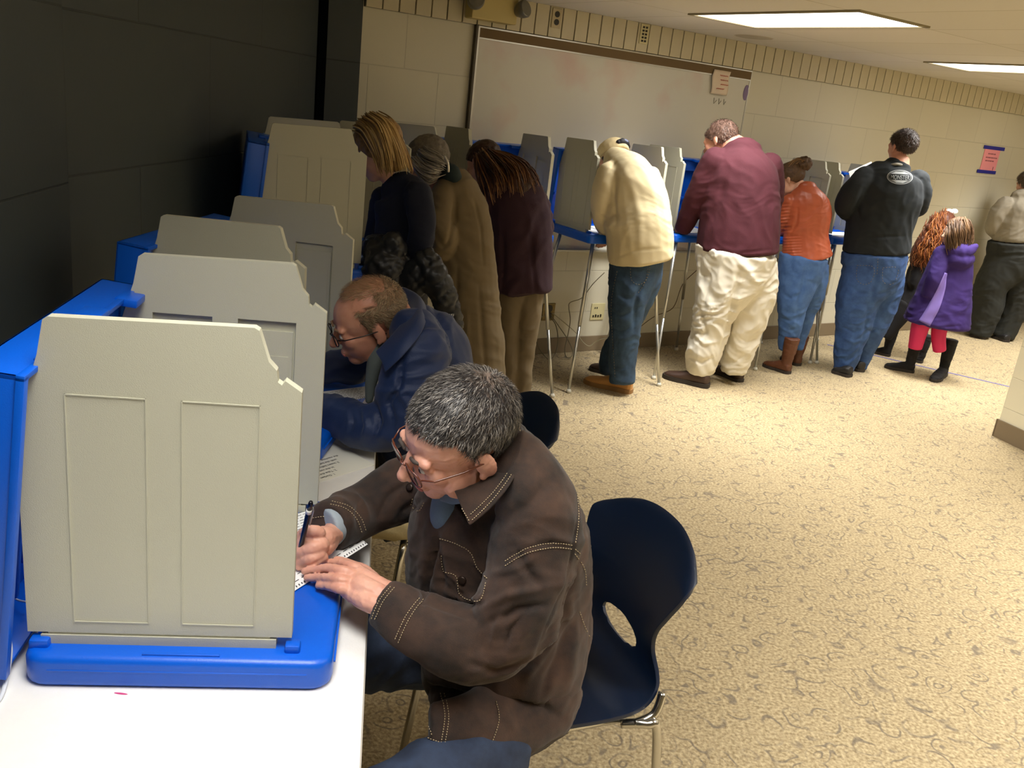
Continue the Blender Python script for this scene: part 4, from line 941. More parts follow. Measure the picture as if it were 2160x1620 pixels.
if all(r): 
    n = len(A); link('lilac_panel', bake(pymesh([x[0] for x in r], [(i * 5 + k, i * 5 + k + 1, (i + 1) * 5 + k + 1, (i + 1) * 5 + k) for i in range(n - 1) for k in range(4)]), [('SOLIDIFY', dict(thickness=.002))]), mat('lilac_fleece', (124, 104, 176), .85), t, world=True, smooth=True)
# girl with red curls ------------------------------------------------------------------
Y5 = 7.35
M_blkc = cloth('black_cloth', (22, 20, 22), .85, var=.05)
hr = hair_mat('red_curly_hair', (62, 28, 12), (128, 66, 26), (182, 118, 64))
def hair_g2(Mh, t):
    hair_cap('hair', Mh, mat('red_hair_base', (84, 40, 18), .6, var=.3, vscale=40), t, short_line(.05, -.07), .014)
    G = [[(1962, 470, Y5), (1945, 500, Y5 - .02), (1928, 535, Y5 - .02), (1918, 562, Y5)], [(1975, 452, Y5 - .05), (1962, 490, Y5 - .1), (1945, 530, Y5 - .12), (1935, 565, Y5 - .1)], [(1990, 448, Y5 - .06), (1980, 490, Y5 - .12), (1962, 530, Y5 - .14), (1955, 565, Y5 - .12)], [(2004, 460, Y5 - .02), (1998, 490, Y5 - .04), (1988, 525, Y5 - .06), (1975, 555, Y5 - .06)]]
    long_strands('hair_curls', G, hr, t, 240, .0042, .016, 9, curl=.010, cfreq=30, endjit=1.6)
    mb = MB(); tube_surf(mb, [(1988, 470, Y5 - .02, 20), (1970, 500, Y5 - .03, 26), (1952, 532, Y5 - .03, 27), (1942, 552, Y5 - .02, 22)], seg=14); me = bake(mb.mesh(), [('REMESH', dict(mode='VOXEL', voxel_size=.01)), ('SMOOTH', dict(iterations=3))]); wrinkle(me, .006, 30, 2); link('hair_volume', me, MATS['red_hair_base'], t, world=True, smooth=True)
    bw = MB(); mb_ell(bw, Mh, (.02, -.01, .135), (.035, .012, .022)); mb_ell(bw, Mh, (.06, -.01, .14), (.03, .012, .024)); bw.build('hair_bow', mat('white_bow', (240, 238, 230), .7), t, world=True, smooth=True)
std('girl with long curly red hair in black clothes behind the purple coat', Y5, (3.25, 7.3),
    [[(1982, 515, Y5, 18, .8), (1965, 545, Y5, 34, .75), (1942, 600, Y5, 34, .75), (1925, 650, Y5, 38, .8)]], [[(1945, 545, Y5 - .02, 14), (1930, 590, Y5 - .05, 12), (1925, 630, Y5, 10)]],
    [[(1915, 640, Y5, 24), (1888, 680, Y5, 17), (1868, 712, Y5, 12)], [(1940, 650, Y5 + .04, 20), (1942, 700, Y5 + .04, 14), (1940, 735, Y5 + .04, 12)]],
    [(at(1876, 752), at(1836, 742), MATS['black_suede'], dict(w=.04, h=.07, boot=.24)), (at(1945, 766), at(1912, 758), MATS['black_suede'], dict(w=.04, h=.07, boot=.24))],
    ((1989, 478, Y5), (.3, .9, -.1), (0, 0, 1), .92), M_blkc, M_blkc, SK, hair_g2, name_top='coat', name_leg='leggings', neck=[(1983, 520, Y5, 11), (1987, 500, Y5, 11)], wr_leg=(.002, 9, 3))
# woman in grey sweater ----------------------------------------------------------------------
Y6 = 8.65
std('woman in light grey sweater and black trousers, cut off by the right edge', Y6, (4.45, 8.65),
    [[(2160, 415, Y6, 26, .8), (2158, 432, Y6, 44, .75), (2150, 470, Y6, 48, .75), (2146, 505, Y6, 48, .8)]],
    [[(2122, 432, Y6, 18), (2102, 455, Y6, 17), (2094, 482, Y6 + .05, 14), (2108, 496, Y6 + .2, 11)], [(2196, 432, Y6, 18), (2206, 460, Y6, 16), (2196, 486, Y6 + .15, 13)]],
    [[(2140, 512, Y6, 50, .85), (2130, 550, Y6, 48, .85), (2092, 600, Y6, 33), (2082, 650, Y6, 30), (2062, 704, Y6, 26)], [(2158, 560, Y6 + .03, 34), (2148, 620, Y6 + .04, 30), (2130, 670, Y6 + .05, 26), (2112, 708, Y6 + .05, 25)]],
    [(at(2078, 716), at(2046, 708), MATS['black_leather'], dict(w=.05, h=.07)), (at(2124, 722), at(2096, 712), MATS['black_leather'], dict(w=.05, h=.07))],
    ((2166, 390, Y6 + .05), (-.2, .95, -.2), (0, .1, 1), .98), cloth('light_grey_knit', (140, 132, 116), .9, bump=.4, bscale=200), cloth('black_trousers', (30, 32, 28), .85), SK, cap_hair((70, 60, 48), (120, 108, 90), 'grey_brown_hair', short_line(.05, -.07), .016), name_top='sweater', legcap=.05,
    neck=[(2162, 416, Y6, 12), (2164, 402, Y6 + .02, 12)], wr_leg=(.006, 8, 5))
# plum coat woman -------------------------------------------------------------------------------
Y7 = 4.85
M_pl = cloth('plum_wool', (46, 22, 34), .92, bump=.4, bscale=250, var=.06)
M_kh = cloth('khaki_cotton', (102, 88, 64), .8, var=.03)
hp = hair_mat('auburn_long_hair', (44, 22, 12), (84, 50, 28), (164, 116, 66))
def hair_pl(Mh, t):
    hair_cap('hair', Mh, mat('auburn_base', (50, 28, 16), .6, var=.3, vscale=60), t, short_line(.06, -.07), .012)
    G = [[(1005, 330, Y7 - .02), (1008, 365, Y7 - .06), (1018, 395, Y7 - .06), (1030, 430, Y7 - .05)], [(1018, 322, Y7 - .03), (1035, 350, Y7 - .14), (1050, 375, Y7 - .22), (1058, 405, Y7 - .24)], [(1030, 322, Y7 - .02), (1062, 338, Y7 - .12), (1085, 365, Y7 - .22), (1092, 402, Y7 - .26)], [(1038, 326, Y7), (1075, 332, Y7 - .05), (1110, 355, Y7 - .14), (1125, 395, Y7 - .20)], [(1040, 335, Y7 + .04), (1085, 342, Y7 + .02), (1120, 360, Y7 - .02), (1134, 392, Y7 - .08)]]
    long_strands('hair_lengths', G, hp, t, 300, .0055, .012, 6, endjit=1.8)
    mb = MB(); tube_surf(mb, [(1018, 345, Y7, 24), (1050, 355, Y7 - .06, 28), (1085, 370, Y7 - .10, 30), (1105, 385, Y7 - .10, 26)], seg=14); link('hair_volume', bake(mb.mesh(), [('REMESH', dict(mode='VOXEL', voxel_size=.01)), ('SMOOTH', dict(iterations=3))]), MATS['auburn_base'], t, world=True, smooth=True)
std('person in dark plum coat and khaki trousers, long auburn hair over the back', Y7, (.0, 4.85),
    [[(1040, 362, Y7 + .04, 34, .9), (1072, 385, Y7, 56, .8), (1090, 435, Y7, 64, .72), (1096, 500, Y7, 68, .7), (1098, 560, Y7, 67, .74), (1100, 612, Y7, 64, .8)]],
    [[(1035, 400, Y7 - .02, 26), (1028, 450, Y7, 24), (1030, 500, Y7 + .1, 20)], [(1135, 420, Y7 + .05, 20), (1150, 470, Y7 + .10, 17), (1152, 495, Y7 + .2, 13)]],
    [[(1085, 600, Y7, 44, .8), (1074, 660, Y7 - .02, 26), (1074, 740, Y7 - .02, 21), (1074, 815, Y7 - .02, 20), (1072, 845, Y7 - .02, 19)], [(1115, 600, Y7 + .02, 36), (1113, 670, Y7, 26), (1106, 740, Y7, 21), (1098, 815, Y7, 22), (1097, 848, Y7, 21)]],
    [],
    ((1020, 350, Y7 + .06), (-.6, .45, -.7), (-.2, .5, .8), 1.0), M_pl, M_kh, SK, hair_pl, name_top='coat', wr_top=(.008, 6, 14), wr_leg=(.005, 8, 15), neck=[(1045, 368, Y7 + .05, 22), (1030, 358, Y7 + .06, 22)], tvox=.011,
    st=[([(1060, 480), (1062, 560), (1058, 625)], 5, -.012), ([(1120, 500), (1125, 560), (1130, 620)], 5, -.010)])
pt_ = bpy.data.objects.get('person.006')
# trench coat person ------------------------------------------------------------------------------
Y8 = 4.42
M_tr = cloth('olive_trench', (108, 93, 66), .8, bump=.2, bscale=500, var=.05)
hg = hair_mat('grey_hair', (96, 90, 80), (140, 132, 120), (184, 178, 166))
def hair_tr(Mh, t):
    hair_cap('hair', Mh, mat('grey_hair_base', (104, 96, 84), .7, var=.3, vscale=60), t, short_line(.05, -.06), .016)
    G = [[(885, 322, Y8 - .04), (900, 335, Y8 - .10), (925, 345, Y8 - .10), (940, 352, Y8 - .04)], [(900, 312, Y8), (915, 318, Y8 - .06), (935, 330, Y8 - .08), (944, 345, Y8 - .04)], [(872, 335, Y8 - .04), (890, 355, Y8 - .10), (915, 365, Y8 - .12), (935, 360, Y8 - .06)], [(875, 350, Y8 - .02), (890, 375, Y8 - .08), (905, 385, Y8 - .10), (925, 372, Y8 - .06)]]
    long_strands('hair_lengths', G, hg, t, 150, .0045, .009, 11)
    mb = MB(); mb.tube(spline([N(938, 330, Y8 - .1), N(945, 345, Y8 - .12), N(946, 362, Y8 - .1)], 5), .006, 8); mb.build('hair_clip', mat('pearl_clip', (226, 220, 206), .2, .3), t, world=True, smooth=True)
t, Mh = std('person with grey pinned-up hair in a long olive trench coat', Y8, (-.3, 4.42),
    [[(945, 378, Y8 + .04, 28, .9), (962, 400, Y8, 46, .8), (975, 450, Y8, 54, .72), (984, 520, Y8, 56, .7), (990, 600, Y8, 58, .72), (996, 690, Y8, 62, .75), (1002, 780, Y8 - .02, 66, .8), (1004, 850, Y8 - .02, 68, .8)]],
    [[(940, 405, Y8 - .04, 27), (930, 455, Y8 - .10, 26), (938, 510, Y8 - .10, 24), (925, 540, Y8, 19), (905, 548, Y8 + .12, 15)]],
    [[(985, 800, Y8, 24), (985, 900, Y8, 20)], [(1015, 800, Y8 + .05, 22), (1015, 895, Y8 + .05, 20)]],
    [], ((905, 350, Y8 + .06), (-.75, .2, -.65), (-.35, .1, .85), 1.05), M_tr, M_kh, SK, hair_tr, name_top='coat', wr_top=(.008, 6, 21), neck=[(945, 385, Y8 + .05, 20), (925, 368, Y8 + .06, 20)], cape=.03,
    st=[([(960, 420), (958, 470), (945, 520)], 5, -.016), ([(915, 500), (935, 520), (958, 505)], 6, -.012), ([(1000, 420), (1015, 480), (1020, 560)], 3, -.008), ([(965, 560), (960, 680), (965, 790)], 5, -.012), ([(1010, 600), (1018, 700), (1025, 790)], 5, -.010), ([(985, 650), (988, 760)], 4, .008)])
cb = MB(); tube_surf(cb, [(940, 368, Y8 + .0, 22, .9), (952, 366, Y8 - .05, 20, .9), (962, 376, Y8 - .06, 14)], seg=16); cb.build('scarf', cloth('dark_teal_scarf', (30, 44, 44), .9), t, world=True, smooth=True)
# blonde woman -------------------------------------------------------------------------------------
Y9 = 3.80
M_nv = cloth('navy_knit', (14, 20, 40), .9, bump=.3, bscale=300, var=.05)
hbl = hair_mat('blonde_hair', (112, 84, 44), (176, 142, 86), (224, 196, 140))
def hair_bl(Mh, t):
    hair_cap('hair', Mh, mat('blonde_base', (136, 104, 56), .5, var=.3, vscale=60), t, lambda x, y, z: min(z - (-.07 + .125 * max(0, min(1, (y + .02) / .10)) ** .9), 1), .012)
    G = [[(750, 262, Y9 - .02), (758, 285, Y9 - .10), (775, 330, Y9 - .12), (792, 372, Y9 - .10)][:4], [(768, 248, Y9 - .03), (795, 270, Y9 - .15), (812, 320, Y9 - .16), (818, 368, Y9 - .14)], [(785, 243, Y9 - .02), (815, 262, Y9 - .12), (838, 315, Y9 - .14), (848, 362, Y9 - .12)], [(795, 243, Y9 + .02), (828, 262, Y9 - .03), (856, 320, Y9 - .04), (868, 362, Y9 - .04)], [(790, 246, Y9 + .06), (825, 270, Y9 + .06), (852, 320, Y9 + .06), (866, 360, Y9 + .05)]]
    G[0] = [(748, 268, Y9 - .02), (766, 280, Y9 - .09), (790, 325, Y9 - .12), (803, 366, Y9 - .11)]
    long_strands('hair_lengths', G, hbl, t, 420, .0038, .007, 12, endjit=1.0)
    mb = MB(); tube_surf(mb, [(800, 275, Y9 - .02, 34, .9), (822, 310, Y9 - .03, 32, .9), (836, 345, Y9 - .03, 27, .9)], seg=16); link('hair_volume', bake(mb.mesh(), [('REMESH', dict(mode='VOXEL', voxel_size=.009)), ('SMOOTH', dict(iterations=3))]), MATS['blonde_base'], t, world=True, smooth=True)
tb_, Mh = std('blonde woman in navy sweater with a puffer jacket over her arm', Y9, (-.42, 3.8),
    [[(838, 392, Y9, 38, .8), (850, 415, Y9, 58, .75), (852, 470, Y9, 62, .72), (850, 530, Y9, 60, .72), (848, 600, Y9, 60, .75)]],
    [[(880, 410, Y9 - .08, 30), (890, 470, Y9 - .12, 28), (880, 540, Y9 - .12, 25), (850, 600, Y9 - .02, 20), (810, 600, Y9 + .1, 16)], [(810, 415, Y9 + .12, 24), (795, 470, Y9 + .2, 22), (785, 530, Y9 + .22, 18)]],
    [[(845, 600, Y9, 58, .8), (845, 700, Y9, 50, .8), (832, 800, Y9, 30), (828, 900, Y9, 24)], [(862, 700, Y9 + .05, 40), (866, 800, Y9 + .05, 28), (868, 890, Y9 + .05, 23)]],
    [], ((797, 318, Y9), (-.85, .22, -.48), (-.32, .1, .9), 1.02), M_nv, cloth('charcoal_trousers', (34, 34, 38), .85), SK, hair_bl, name_top='sweater', wr_top=(.005, 8, 31), neck=[(835, 395, Y9, 20), (815, 368, Y9, 17), (806, 345, Y9, 16)], fem=1, jaw=.92,
    hands=[(N(800, 600, Y9 + .12), (-.8, .4, 0), (0, 0, 1))])
brows_mouth(Mh, tb_, mat('blonde_brow', (120, 90, 50), .8))
# black puffer jacket draped over her arm
pj = thing('puffer_jacket', 'black quilted puffer jacket draped over the blonde woman\'s arm, small white logo', 'jacket', (-.4, 3.65, .9))
M_puf = mat('black_quilted_nylon', (30, 32, 37), .36, bump=.3, bscale=50)
def quilt(me):
    co, no = np_co(me), np_no(me); set_co(me, co + no * (.007 * (np.abs(np.sin(co[:, 2] * 46 + 6 * co[:, 0] + 2 * np.sin(co[:, 0] * 30))) ** .45 - .6))[:, None]); wrinkle(me, .006, 22, 8)
blob('hood', [[(790, 520, Y9 - .14, 26), (812, 545, Y9 - .20, 46, .6), (815, 590, Y9 - .2, 50, .6), (800, 640, Y9 - .15, 44, .6)], [(775, 520, Y9 - .1, 16), (783, 560, Y9 - .15, 22), (780, 600, Y9 - .12, 22)], [(825, 505, Y9 - .2, 20), (838, 530, Y9 - .2, 20)]], M_puf, pj, vox=.008, post=quilt)
blob('sleeve', [[(895, 540, Y9 - .22, 24, .7), (915, 580, Y9 - .24, 28, .7), (938, 630, Y9 - .24, 26, .7), (955, 672, Y9 - .22, 20, .7), (961, 690, Y9 - .22, 17, .7)], [(850, 600, Y9 - .2, 40, .6), (890, 580, Y9 - .23, 34, .6)]], M_puf, pj, vox=.008, post=quilt)
q = MB(); 
for k in range(3):
    p = N(946 + k * 4.5, 666 - k * .5, Y9 - .275); q.tube([p + V(-.003, 0, .006), p + V(-.003, 0, -.002), p + V(0, 0, -.005), p + V(.003, 0, -.002), p + V(.003, 0, .006)], .0014, 5)
q.build('logo', mat('white_embroidery', (226, 226, 226), .7), pj, world=True)
# ---------- seated man in brown suede jacket ---------------------------------------------
def ZH(h): return ('z', h)
def catmull2(pts, n=6): return [(v.x, v.y) for v in spline([V(a, b, 0) for a, b in pts], n)]
def stitch(name, parent, target, lines, m, r=.0008, off=.0010, step=2.7):
    for ln in lines:
        mb = MB()
        p2 = catmull2(ln, 14); d = 0; pts = [p2[0]]; acc = [0]
        for a, b in zip(p2[:-1], p2[1:]): acc.append(acc[-1] + math.hypot(b[0] - a[0], b[1] - a[1]))
        tot = acc[-1]; n = int(tot / step); smp = []
        for k in range(n + 1):
            q = k * step; i = max(j for j in range(len(acc)) if acc[j] <= q + 1e-6); i = min(i, len(p2) - 2); f = (q - acc[i]) / max(1e-6, acc[i + 1] - acc[i]); smp.append((p2[i][0] + (p2[i + 1][0] - p2[i][0]) * f, p2[i][1] + (p2[i + 1][1] - p2[i][1]) * f))
        r_ = on_surface(target, smp, off)
        for k in range(0, len(r_) - 1, 2):
            if r_[k] and r_[k + 1] and (r_[k][0] - r_[k + 1][0]).length < .012: mb.tube([r_[k][0], (r_[k][0] + r_[k + 1][0]) / 2 + r_[k][1] * .0006, r_[k + 1][0]], r, 5)
        if mb.v: mb.build(name, m, parent, world=True, smooth=True)
M_suede = mat('brown_suede', (30, 20, 14), .85, rgb2=(72, 49, 35), vscale=11, bump=.5, bscale=700, sheen=.12, bdist=.0015)
hero = thing('person', 'seated man with short grey hair and glasses in brown suede jacket, writing with a pen', 'person', (.12, 1.72, 0))
HT = [[(1030, 925, 1.56, 66, 1.0), (1048, 985, 1.58, 112, 1.15), (1045, 1060, 1.60, 170, 1.05), (1050, 1150, 1.62, 192, .98), (1056, 1260, 1.63, 190, .98), (1060, 1370, ZH(.63), 178, .9), (1050, 1450, ZH(.56), 160, .85), (1046, 1480, ZH(.54), 146, .85)]]
HT2 = [[(1085, 960, 1.50, 62, 1), (1128, 1050, 1.45, 82, 1), (1140, 1150, 1.43, 90, 1)], [(960, 985, 1.72, 60, 1), (915, 1030, 1.80, 66, 1)], [(1130, 1150, 1.62, 108, 1.0), (1152, 1280, 1.66, 98, 1.0), (1140, 1400, ZH(.62), 96, .9), (1115, 1470, ZH(.57), 88, .9)]]
NA = [(1130, 1130, 1.43, 92, .95), (1118, 1210, 1.41, 92, .95), (1085, 1300, 1.39, 88, .95), (1030, 1358, 1.385, 82, .95), (960, 1350, ZH(.778), 76, .95), (885, 1316, ZH(.795), 64, .9), (838, 1290, ZH(.805), 54, .9), (806, 1271, ZH(.812), 47, .9)]
FA = [(930, 1010, 1.80, 76, 1), (870, 1030, 1.80, 72, 1), (810, 1056, 1.77, 62, 1), (755, 1080, 1.73, 56, 1), (712, 1102, ZH(.836), 52, 1), (694, 1112, ZH(.840), 51, 1)]
HIP = V(.10, 1.70, .54)
TH1 = [(V(.06, 1.45, .515), .074, .9), (V(-.03, 1.34, .52), .076, .95), (V(-.14, 1.22, .515), .072, 1), (V(-.24, 1.12, .495), .068, 1), (V(-.28, 1.12, .38), .060, 1), (V(-.27, 1.13, .20), .055, 1), (V(-.27, 1.13, .07), .055, 1)]
TH2 = [(V(.06, 1.76, .55), .095, .9), (V(-.12, 1.68, .555), .092, .95), (V(-.30, 1.62, .55), .085, 1), (V(-.44, 1.58, .52), .073, 1), (V(-.47, 1.58, .40), .062, 1), (V(-.46, 1.59, .20), .055, 1), (V(-.46, 1.59, .07), .055, 1)]
HC = V(-.083, 1.470, 1.124)
HM = head_frame(HC, (-.83, -.43, -.40), (-.18, -.43, .88), 1.01)
def crop3(x, y): return 600 + x / 5.4, 1020 + y / 5.4
def finger(mb, pts, rs):
    """pts: crop coords + height"""
    P = []
    for x, y, z in pts: a, b = crop3(x, y); P.append(at(a, b, z))
    P2 = spline(P, 4); R2 = [v.x for v in spline([V(r, 0, 0) for r in rs], 4)]; mb.tube(P2, R2, 12)
    for p, r in ((P2[0], R2[0]), (P2[-1], R2[-1])): mb.ell(p, r * .98, None, 12, 8)
    return P2
nails = MB()
def left_hand(mb):
    for pts, rs in ((([(1230, 1340, .818), (1050, 1270, .824), (900, 1190, .826), (780, 1120, .822)]), [.022, .022, .023, .021]),
                    (([(1200, 1250, .822), (960, 1110, .830), (840, 1030, .830), (750, 1000, .828)]), [.020, .018, .017, .014]),
                    (([(1160, 1430, .816), (960, 1350, .818), (820, 1275, .816), (700, 1215, .816)]), [.018, .018, .017, .0135])):
        finger(mb, pts, rs)
    finger(mb, [(840, 985, .836), (760, 950, .838), (640, 905, .826), (520, 905, .815), (420, 925, .809)], [.0120, .0105, .0088, .0080, .0070])        # index
    finger(mb, [(790, 1040, .834), (660, 1000, .842), (500, 965, .832), (350, 985, .818), (230, 1000, .810)], [.0125, .0105, .0088, .0080, .0070])     # middle
    finger(mb, [(760, 1130, .828), (640, 1100, .836), (500, 1075, .828), (370, 1070, .816), (255, 1075, .809)], [.012, .0098, .0084, .0076, .0068])     # ring
    finger(mb, [(740, 1215, .820), (640, 1200, .826), (550, 1180, .822), (470, 1165, .814), (385, 1160, .808)], [.0112, .0095, .0080, .0074, .0066])      # little
    finger(mb, [(1010, 1090, .832), (900, 990, .826), (800, 950, .818), (690, 900, .812), (600, 870, .809)], [.013, .012, .0105, .0092, .008])             # thumb, on the far side
def right_hand(mb):
    finger(mb, [(580, 575, .832), (520, 595, .840), (440, 625, .848), (370, 650, .846)], [.018, .021, .024, .024])
    finger(mb, [(520, 660, .832), (450, 720, .834), (380, 760, .832)], [.018, .020, .018])
    finger(mb, [(400, 560, .872), (310, 535, .880), (215, 560, .868), (150, 640, .848), (145, 730, .828)], [.0125, .011, .0095, .0085, .0074])       # index over the pen
    finger(mb, [(420, 700, .850), (330, 730, .850), (240, 765, .842), (150, 800, .832), (95, 840, .824)], [.016, .014, .012, .0105, .0088])               # thumb
    finger(mb, [(370, 650, .858), (250, 640, .856), (165, 720, .838), (170, 810, .822)], [.013, .012, .0105, .009])                                       # middle
    finger(mb, [(400, 800, .836), (300, 850, .832), (200, 880, .820), (150, 905, .813)], [.013, .0115, .010, .0085])                                    # ring
    finger(mb, [(430, 840, .828), (340, 900, .822), (250, 925, .812), (170, 950, .808)], [.012, .0105, .009, .0075])                                       # little
def jaw_up(mb): pass
bm_mb = MB()
for c in (HT + [NA[:-1], FA[:-1], TH1, TH2]): tube_surf(bm_mb, c, cap=.15, scale=.72, seg=14)
tube_surf(bm_mb, [(at(838, 1290, .805), .030), (at(*crop3(1150, 1320), .818), .027)], cap=.4); tube_surf(bm_mb, [(at(716, 1104, .830), .022), (at(*crop3(540, 590), .836), .022)], cap=.4)
tube_surf(bm_mb, [(1040, 940, 1.56, 52, 1), (1010, 935, 1.53, 52, 1), (985, 930, 1.50, 50, 1)], cap=.4)
head_prims(bm_mb, HM, 0, 1.06); left_hand(bm_mb); right_hand(bm_mb)
for s in (-1, 1): mb_ell(bm_mb, HM, (s * .052, .030, -.055), (.016, .030, .030))
me = bake(bm_mb.mesh(), [('REMESH', dict(mode='VOXEL', voxel_size=.0023)), ('SMOOTH', dict(factor=.5, iterations=2))])
wrinkle(me, .0007, 60, 2)
link('body', me, skin('skin_hero', (222, 168, 146), (206, 146, 124)), hero, world=True, smooth=True)
eyes(HM, hero); brows_mouth(HM, hero, mat('grey_brow', (70, 60, 54), .8))
def hero_line(x, y, z):
    # temples recede, sideburn before the ear, low nape
    ax = abs(x); front = .062 + .02 * max(0, (ax - .03) / .04) if y > .045 else None
    if y > .02: lim = .050 + .22 * max(0, y - .02) + .15 * max(0, ax - .045)
    elif y > -.01: lim = -.012 + (y + .01) / .03 * .062 if ax > .05 else .0
    else: lim = -.012 - max(0, -.02 - y) * .62
    if y > -.035 and y < -.002 and ax > .05: lim = max(lim, .018)
    return z - lim
hcap = hair_cap('hair', HM, mat('grey_hair_scalp', (84, 74, 66), .8, rgb2=(122, 104, 92), vscale=40), hero, hero_line, .004, .0015)
def comb_h(l):
    wx, wy = .0, -.075; d = Vector((l.x - wx, l.y - wy, 0)); 
    if d.length < .001: d = Vector((0, 1, 0))
    d = d.normalized() + Vector((0, .5, 0)); 
    return d + Vector((l.x * 6, 0, -.8 * (1 if l.z < .07 else 0)))
hm1 = hair_mat('salt_and_pepper_hair', (34, 32, 34), (66, 62, 60), (176, 170, 162), (0, .66, 1))
def dens_h(l): r = math.hypot(l.x, l.y + .085); return .35 + .65 * min(1, r / .05) if l.z > .05 else 1
short_strands('hair_strands', hcap, HM, hm1, hero, 17000, .017, .00055, comb=comb_h, dens=dens_h, jit=.35)
glasses(HM, hero, mat('tortoise_frame', (92, 44, 26), .25, coat=.5))
# jacket
Lc = [([(1075, 880), (1104, 905), (1096, 960), (1070, 1015), (1030, 1070), (994, 1110)], 4, .006), ([(994, 1112), (975, 1085), (950, 1050)], 4, .006)]
creases = [([(1085, 1155), (1110, 1200), (1140, 1240)], 9, -.010), ([(1010, 1290), (1070, 1255), (1150, 1240)], 8, .008), ([(1020, 1320), (1090, 1285), (1160, 1275)], 8, -.010), ([(1035, 1210), (1090, 1200), (1130, 1175)], 8, .006),
    ([(1130, 1400), (1180, 1300), (1215, 1190)], 9, -.010), ([(1110, 1430), (1165, 1350), (1190, 1270)], 9, .009), ([(990, 1400), (1050, 1420), (1110, 1400)], 8, -.008), ([(870, 1260), (960, 1290), (1010, 1310)], 8, -.006), ([(900, 1235), (980, 1262), (1040, 1262)], 7, .007), ([(1215, 1280), (1180, 1380), (1140, 1470)], 10, -.008), ([(925, 1160), (935, 1260)], 8, -.010), ([(1175, 1000), (1120, 1060), (1060, 1100)], 12, -.006),
    ([(905, 1480), (1000, 1500), (1080, 1490)], 9, .006), ([(870, 1010), (820, 1045), (800, 1090)], 7, -.008), ([(905, 1040), (850, 1080), (840, 1110)], 8, -.010), ([(760, 1045), (752, 1085), (756, 1120)], 4, -.004),
    ([(922, 1130), (905, 1200), (890, 1280)], 6, -.018), ([(1180, 1180), (1210, 1330), (1200, 1450)], 12, .006), ([(1060, 1380), (1075, 1330), (1110, 1290)], 6, -.008), ([(1035, 1365), (1050, 1310), (1080, 1270)], 6, .006)]
seams = [([(1218, 1015), (1222, 1080), (1210, 1150), (1195, 1230), (1150, 1330), (1125, 1400)], 3, -.004), ([(1060, 1185), (1110, 1155), (1165, 1143), (1212, 1150)], 3, -.004), ([(925, 1135), (990, 1165), (1010, 1200), (1032, 1225)], 3, .003)]
flap = [([(930, 1168), (935, 1205), (965, 1225), (975, 1262), (1015, 1268), (1028, 1225)], 4, .004)]
jk = blob('jacket', [{'n': HT[0], 'cap': .10}] + [{'n': c, 'cap': .8} for c in HT2] + [{'n': NA, 'cap': (.9, .05)}, {'n': FA, 'cap': (.9, .05)}], M_suede, hero, vox=.005, smooth=5, wr=(.0045, 11, 41, (1, 1, 1), .0012), st=Lc + creases + seams + flap)
# jacket hem panel below the waist
hem = blob('jacket_hem', [{'n': [(1072, 1400, ZH(.60), 166, .85), (1045, 1470, ZH(.55), 162, .8), (1020, 1525, ZH(.53), 122, .75), (1012, 1545, ZH(.525), 112, .75)], 'cap': (.3, .06)}, {'n': [(1125, 1460, ZH(.57), 104, .7), (1080, 1500, ZH(.565), 88, .7), (1010, 1522, ZH(.59), 66, .6), (940, 1526, ZH(.605), 47, .5), (908, 1527, ZH(.607), 42, .5)], 'cap': (.8, .05)}], M_suede, hero, vox=.005, smooth=3, wr=(.004, 12, 3))
# collar
def sheet_surf(rows, th, name, m, parent, wr=None):
    g = [spline([p if isinstance(p, Vector) else N(*p) for p in r], 5) for r in rows]; n = len(g[0]); gg = []
    for j in range(n): gg.append(spline([r[j] for r in g], 5))
    vs = [v for col in gg for v in col]; mm = len(gg[0]); fs = [(i * mm + k, i * mm + k + 1, (i + 1) * mm + k + 1, (i + 1) * mm + k) for i in range(n - 1) for k in range(mm - 1)]
    me = bake(pymesh(vs, fs), [('SOLIDIFY', dict(thickness=th, offset=0)), ('SUBSURF', dict(levels=1))]); return link(name, me, m, parent, world=True, smooth=True)
col = sheet_surf([[(1078, 905, 1.60), (1072, 950, 1.52), (1040, 995, 1.455), (1000, 1022, 1.43), (955, 1032, 1.44)],
                  [(1092, 890, 1.60), (1092, 945, 1.50), (1064, 1000, 1.425), (1020, 1040, 1.40), (962, 1044, 1.41)],
                  [(1102, 900, 1.60), (1106, 950, 1.49), (1080, 1015, 1.40), (1035, 1072, 1.375), (990, 1110, 1.375)]], .004, 'collar', M_suede, hero)
M_st = mat('cream_thread', (184, 164, 130), .7)
stitch('stitching', hero, col, [[(1093, 892), (1099, 935), (1085, 990), (1052, 1040), (1020, 1075), (994, 1099)], [(1085, 895), (1090, 935), (1076, 988), (1045, 1034), (1012, 1068), (992, 1086)], [(990, 1098), (975, 1072), (962, 1050)]], M_st)
stitch('stitching', hero, jk, [[(928, 1136), (965, 1148), (992, 1166), (1006, 1196), (1030, 1222)], [(932, 1172), (936, 1204), (962, 1216), (972, 1256), (1012, 1266), (1026, 1228)],
    [(1066, 1184), (1110, 1158), (1165, 1146), (1208, 1150)], [(1066, 1194), (1110, 1167), (1165, 1155), (1208, 1158)], [(1216, 1040), (1220, 1090), (1213, 1150)], [(1213, 1158), (1228, 1172)], [(1212, 1168), (1232, 1200), (1236, 1240)], [(1222, 1290), (1232, 1320), (1244, 1345)],
    [(824, 1238), (800, 1268), (784, 1306)], [(832, 1240), (808, 1270), (790, 1309)], [(884, 1262), (856, 1300), (832, 1352)], [(892, 1264), (864, 1304), (840, 1356)],
    [(660, 1092), (690, 1090), (715, 1108), (727, 1138)], [(700, 1058), (735, 1068), (760, 1092), (772, 1122)], [(697, 1064), (728, 1073), (752, 1096), (763, 1125)], [(870, 1052), (868, 1068), (884, 1078), (896, 1060)]], M_st)
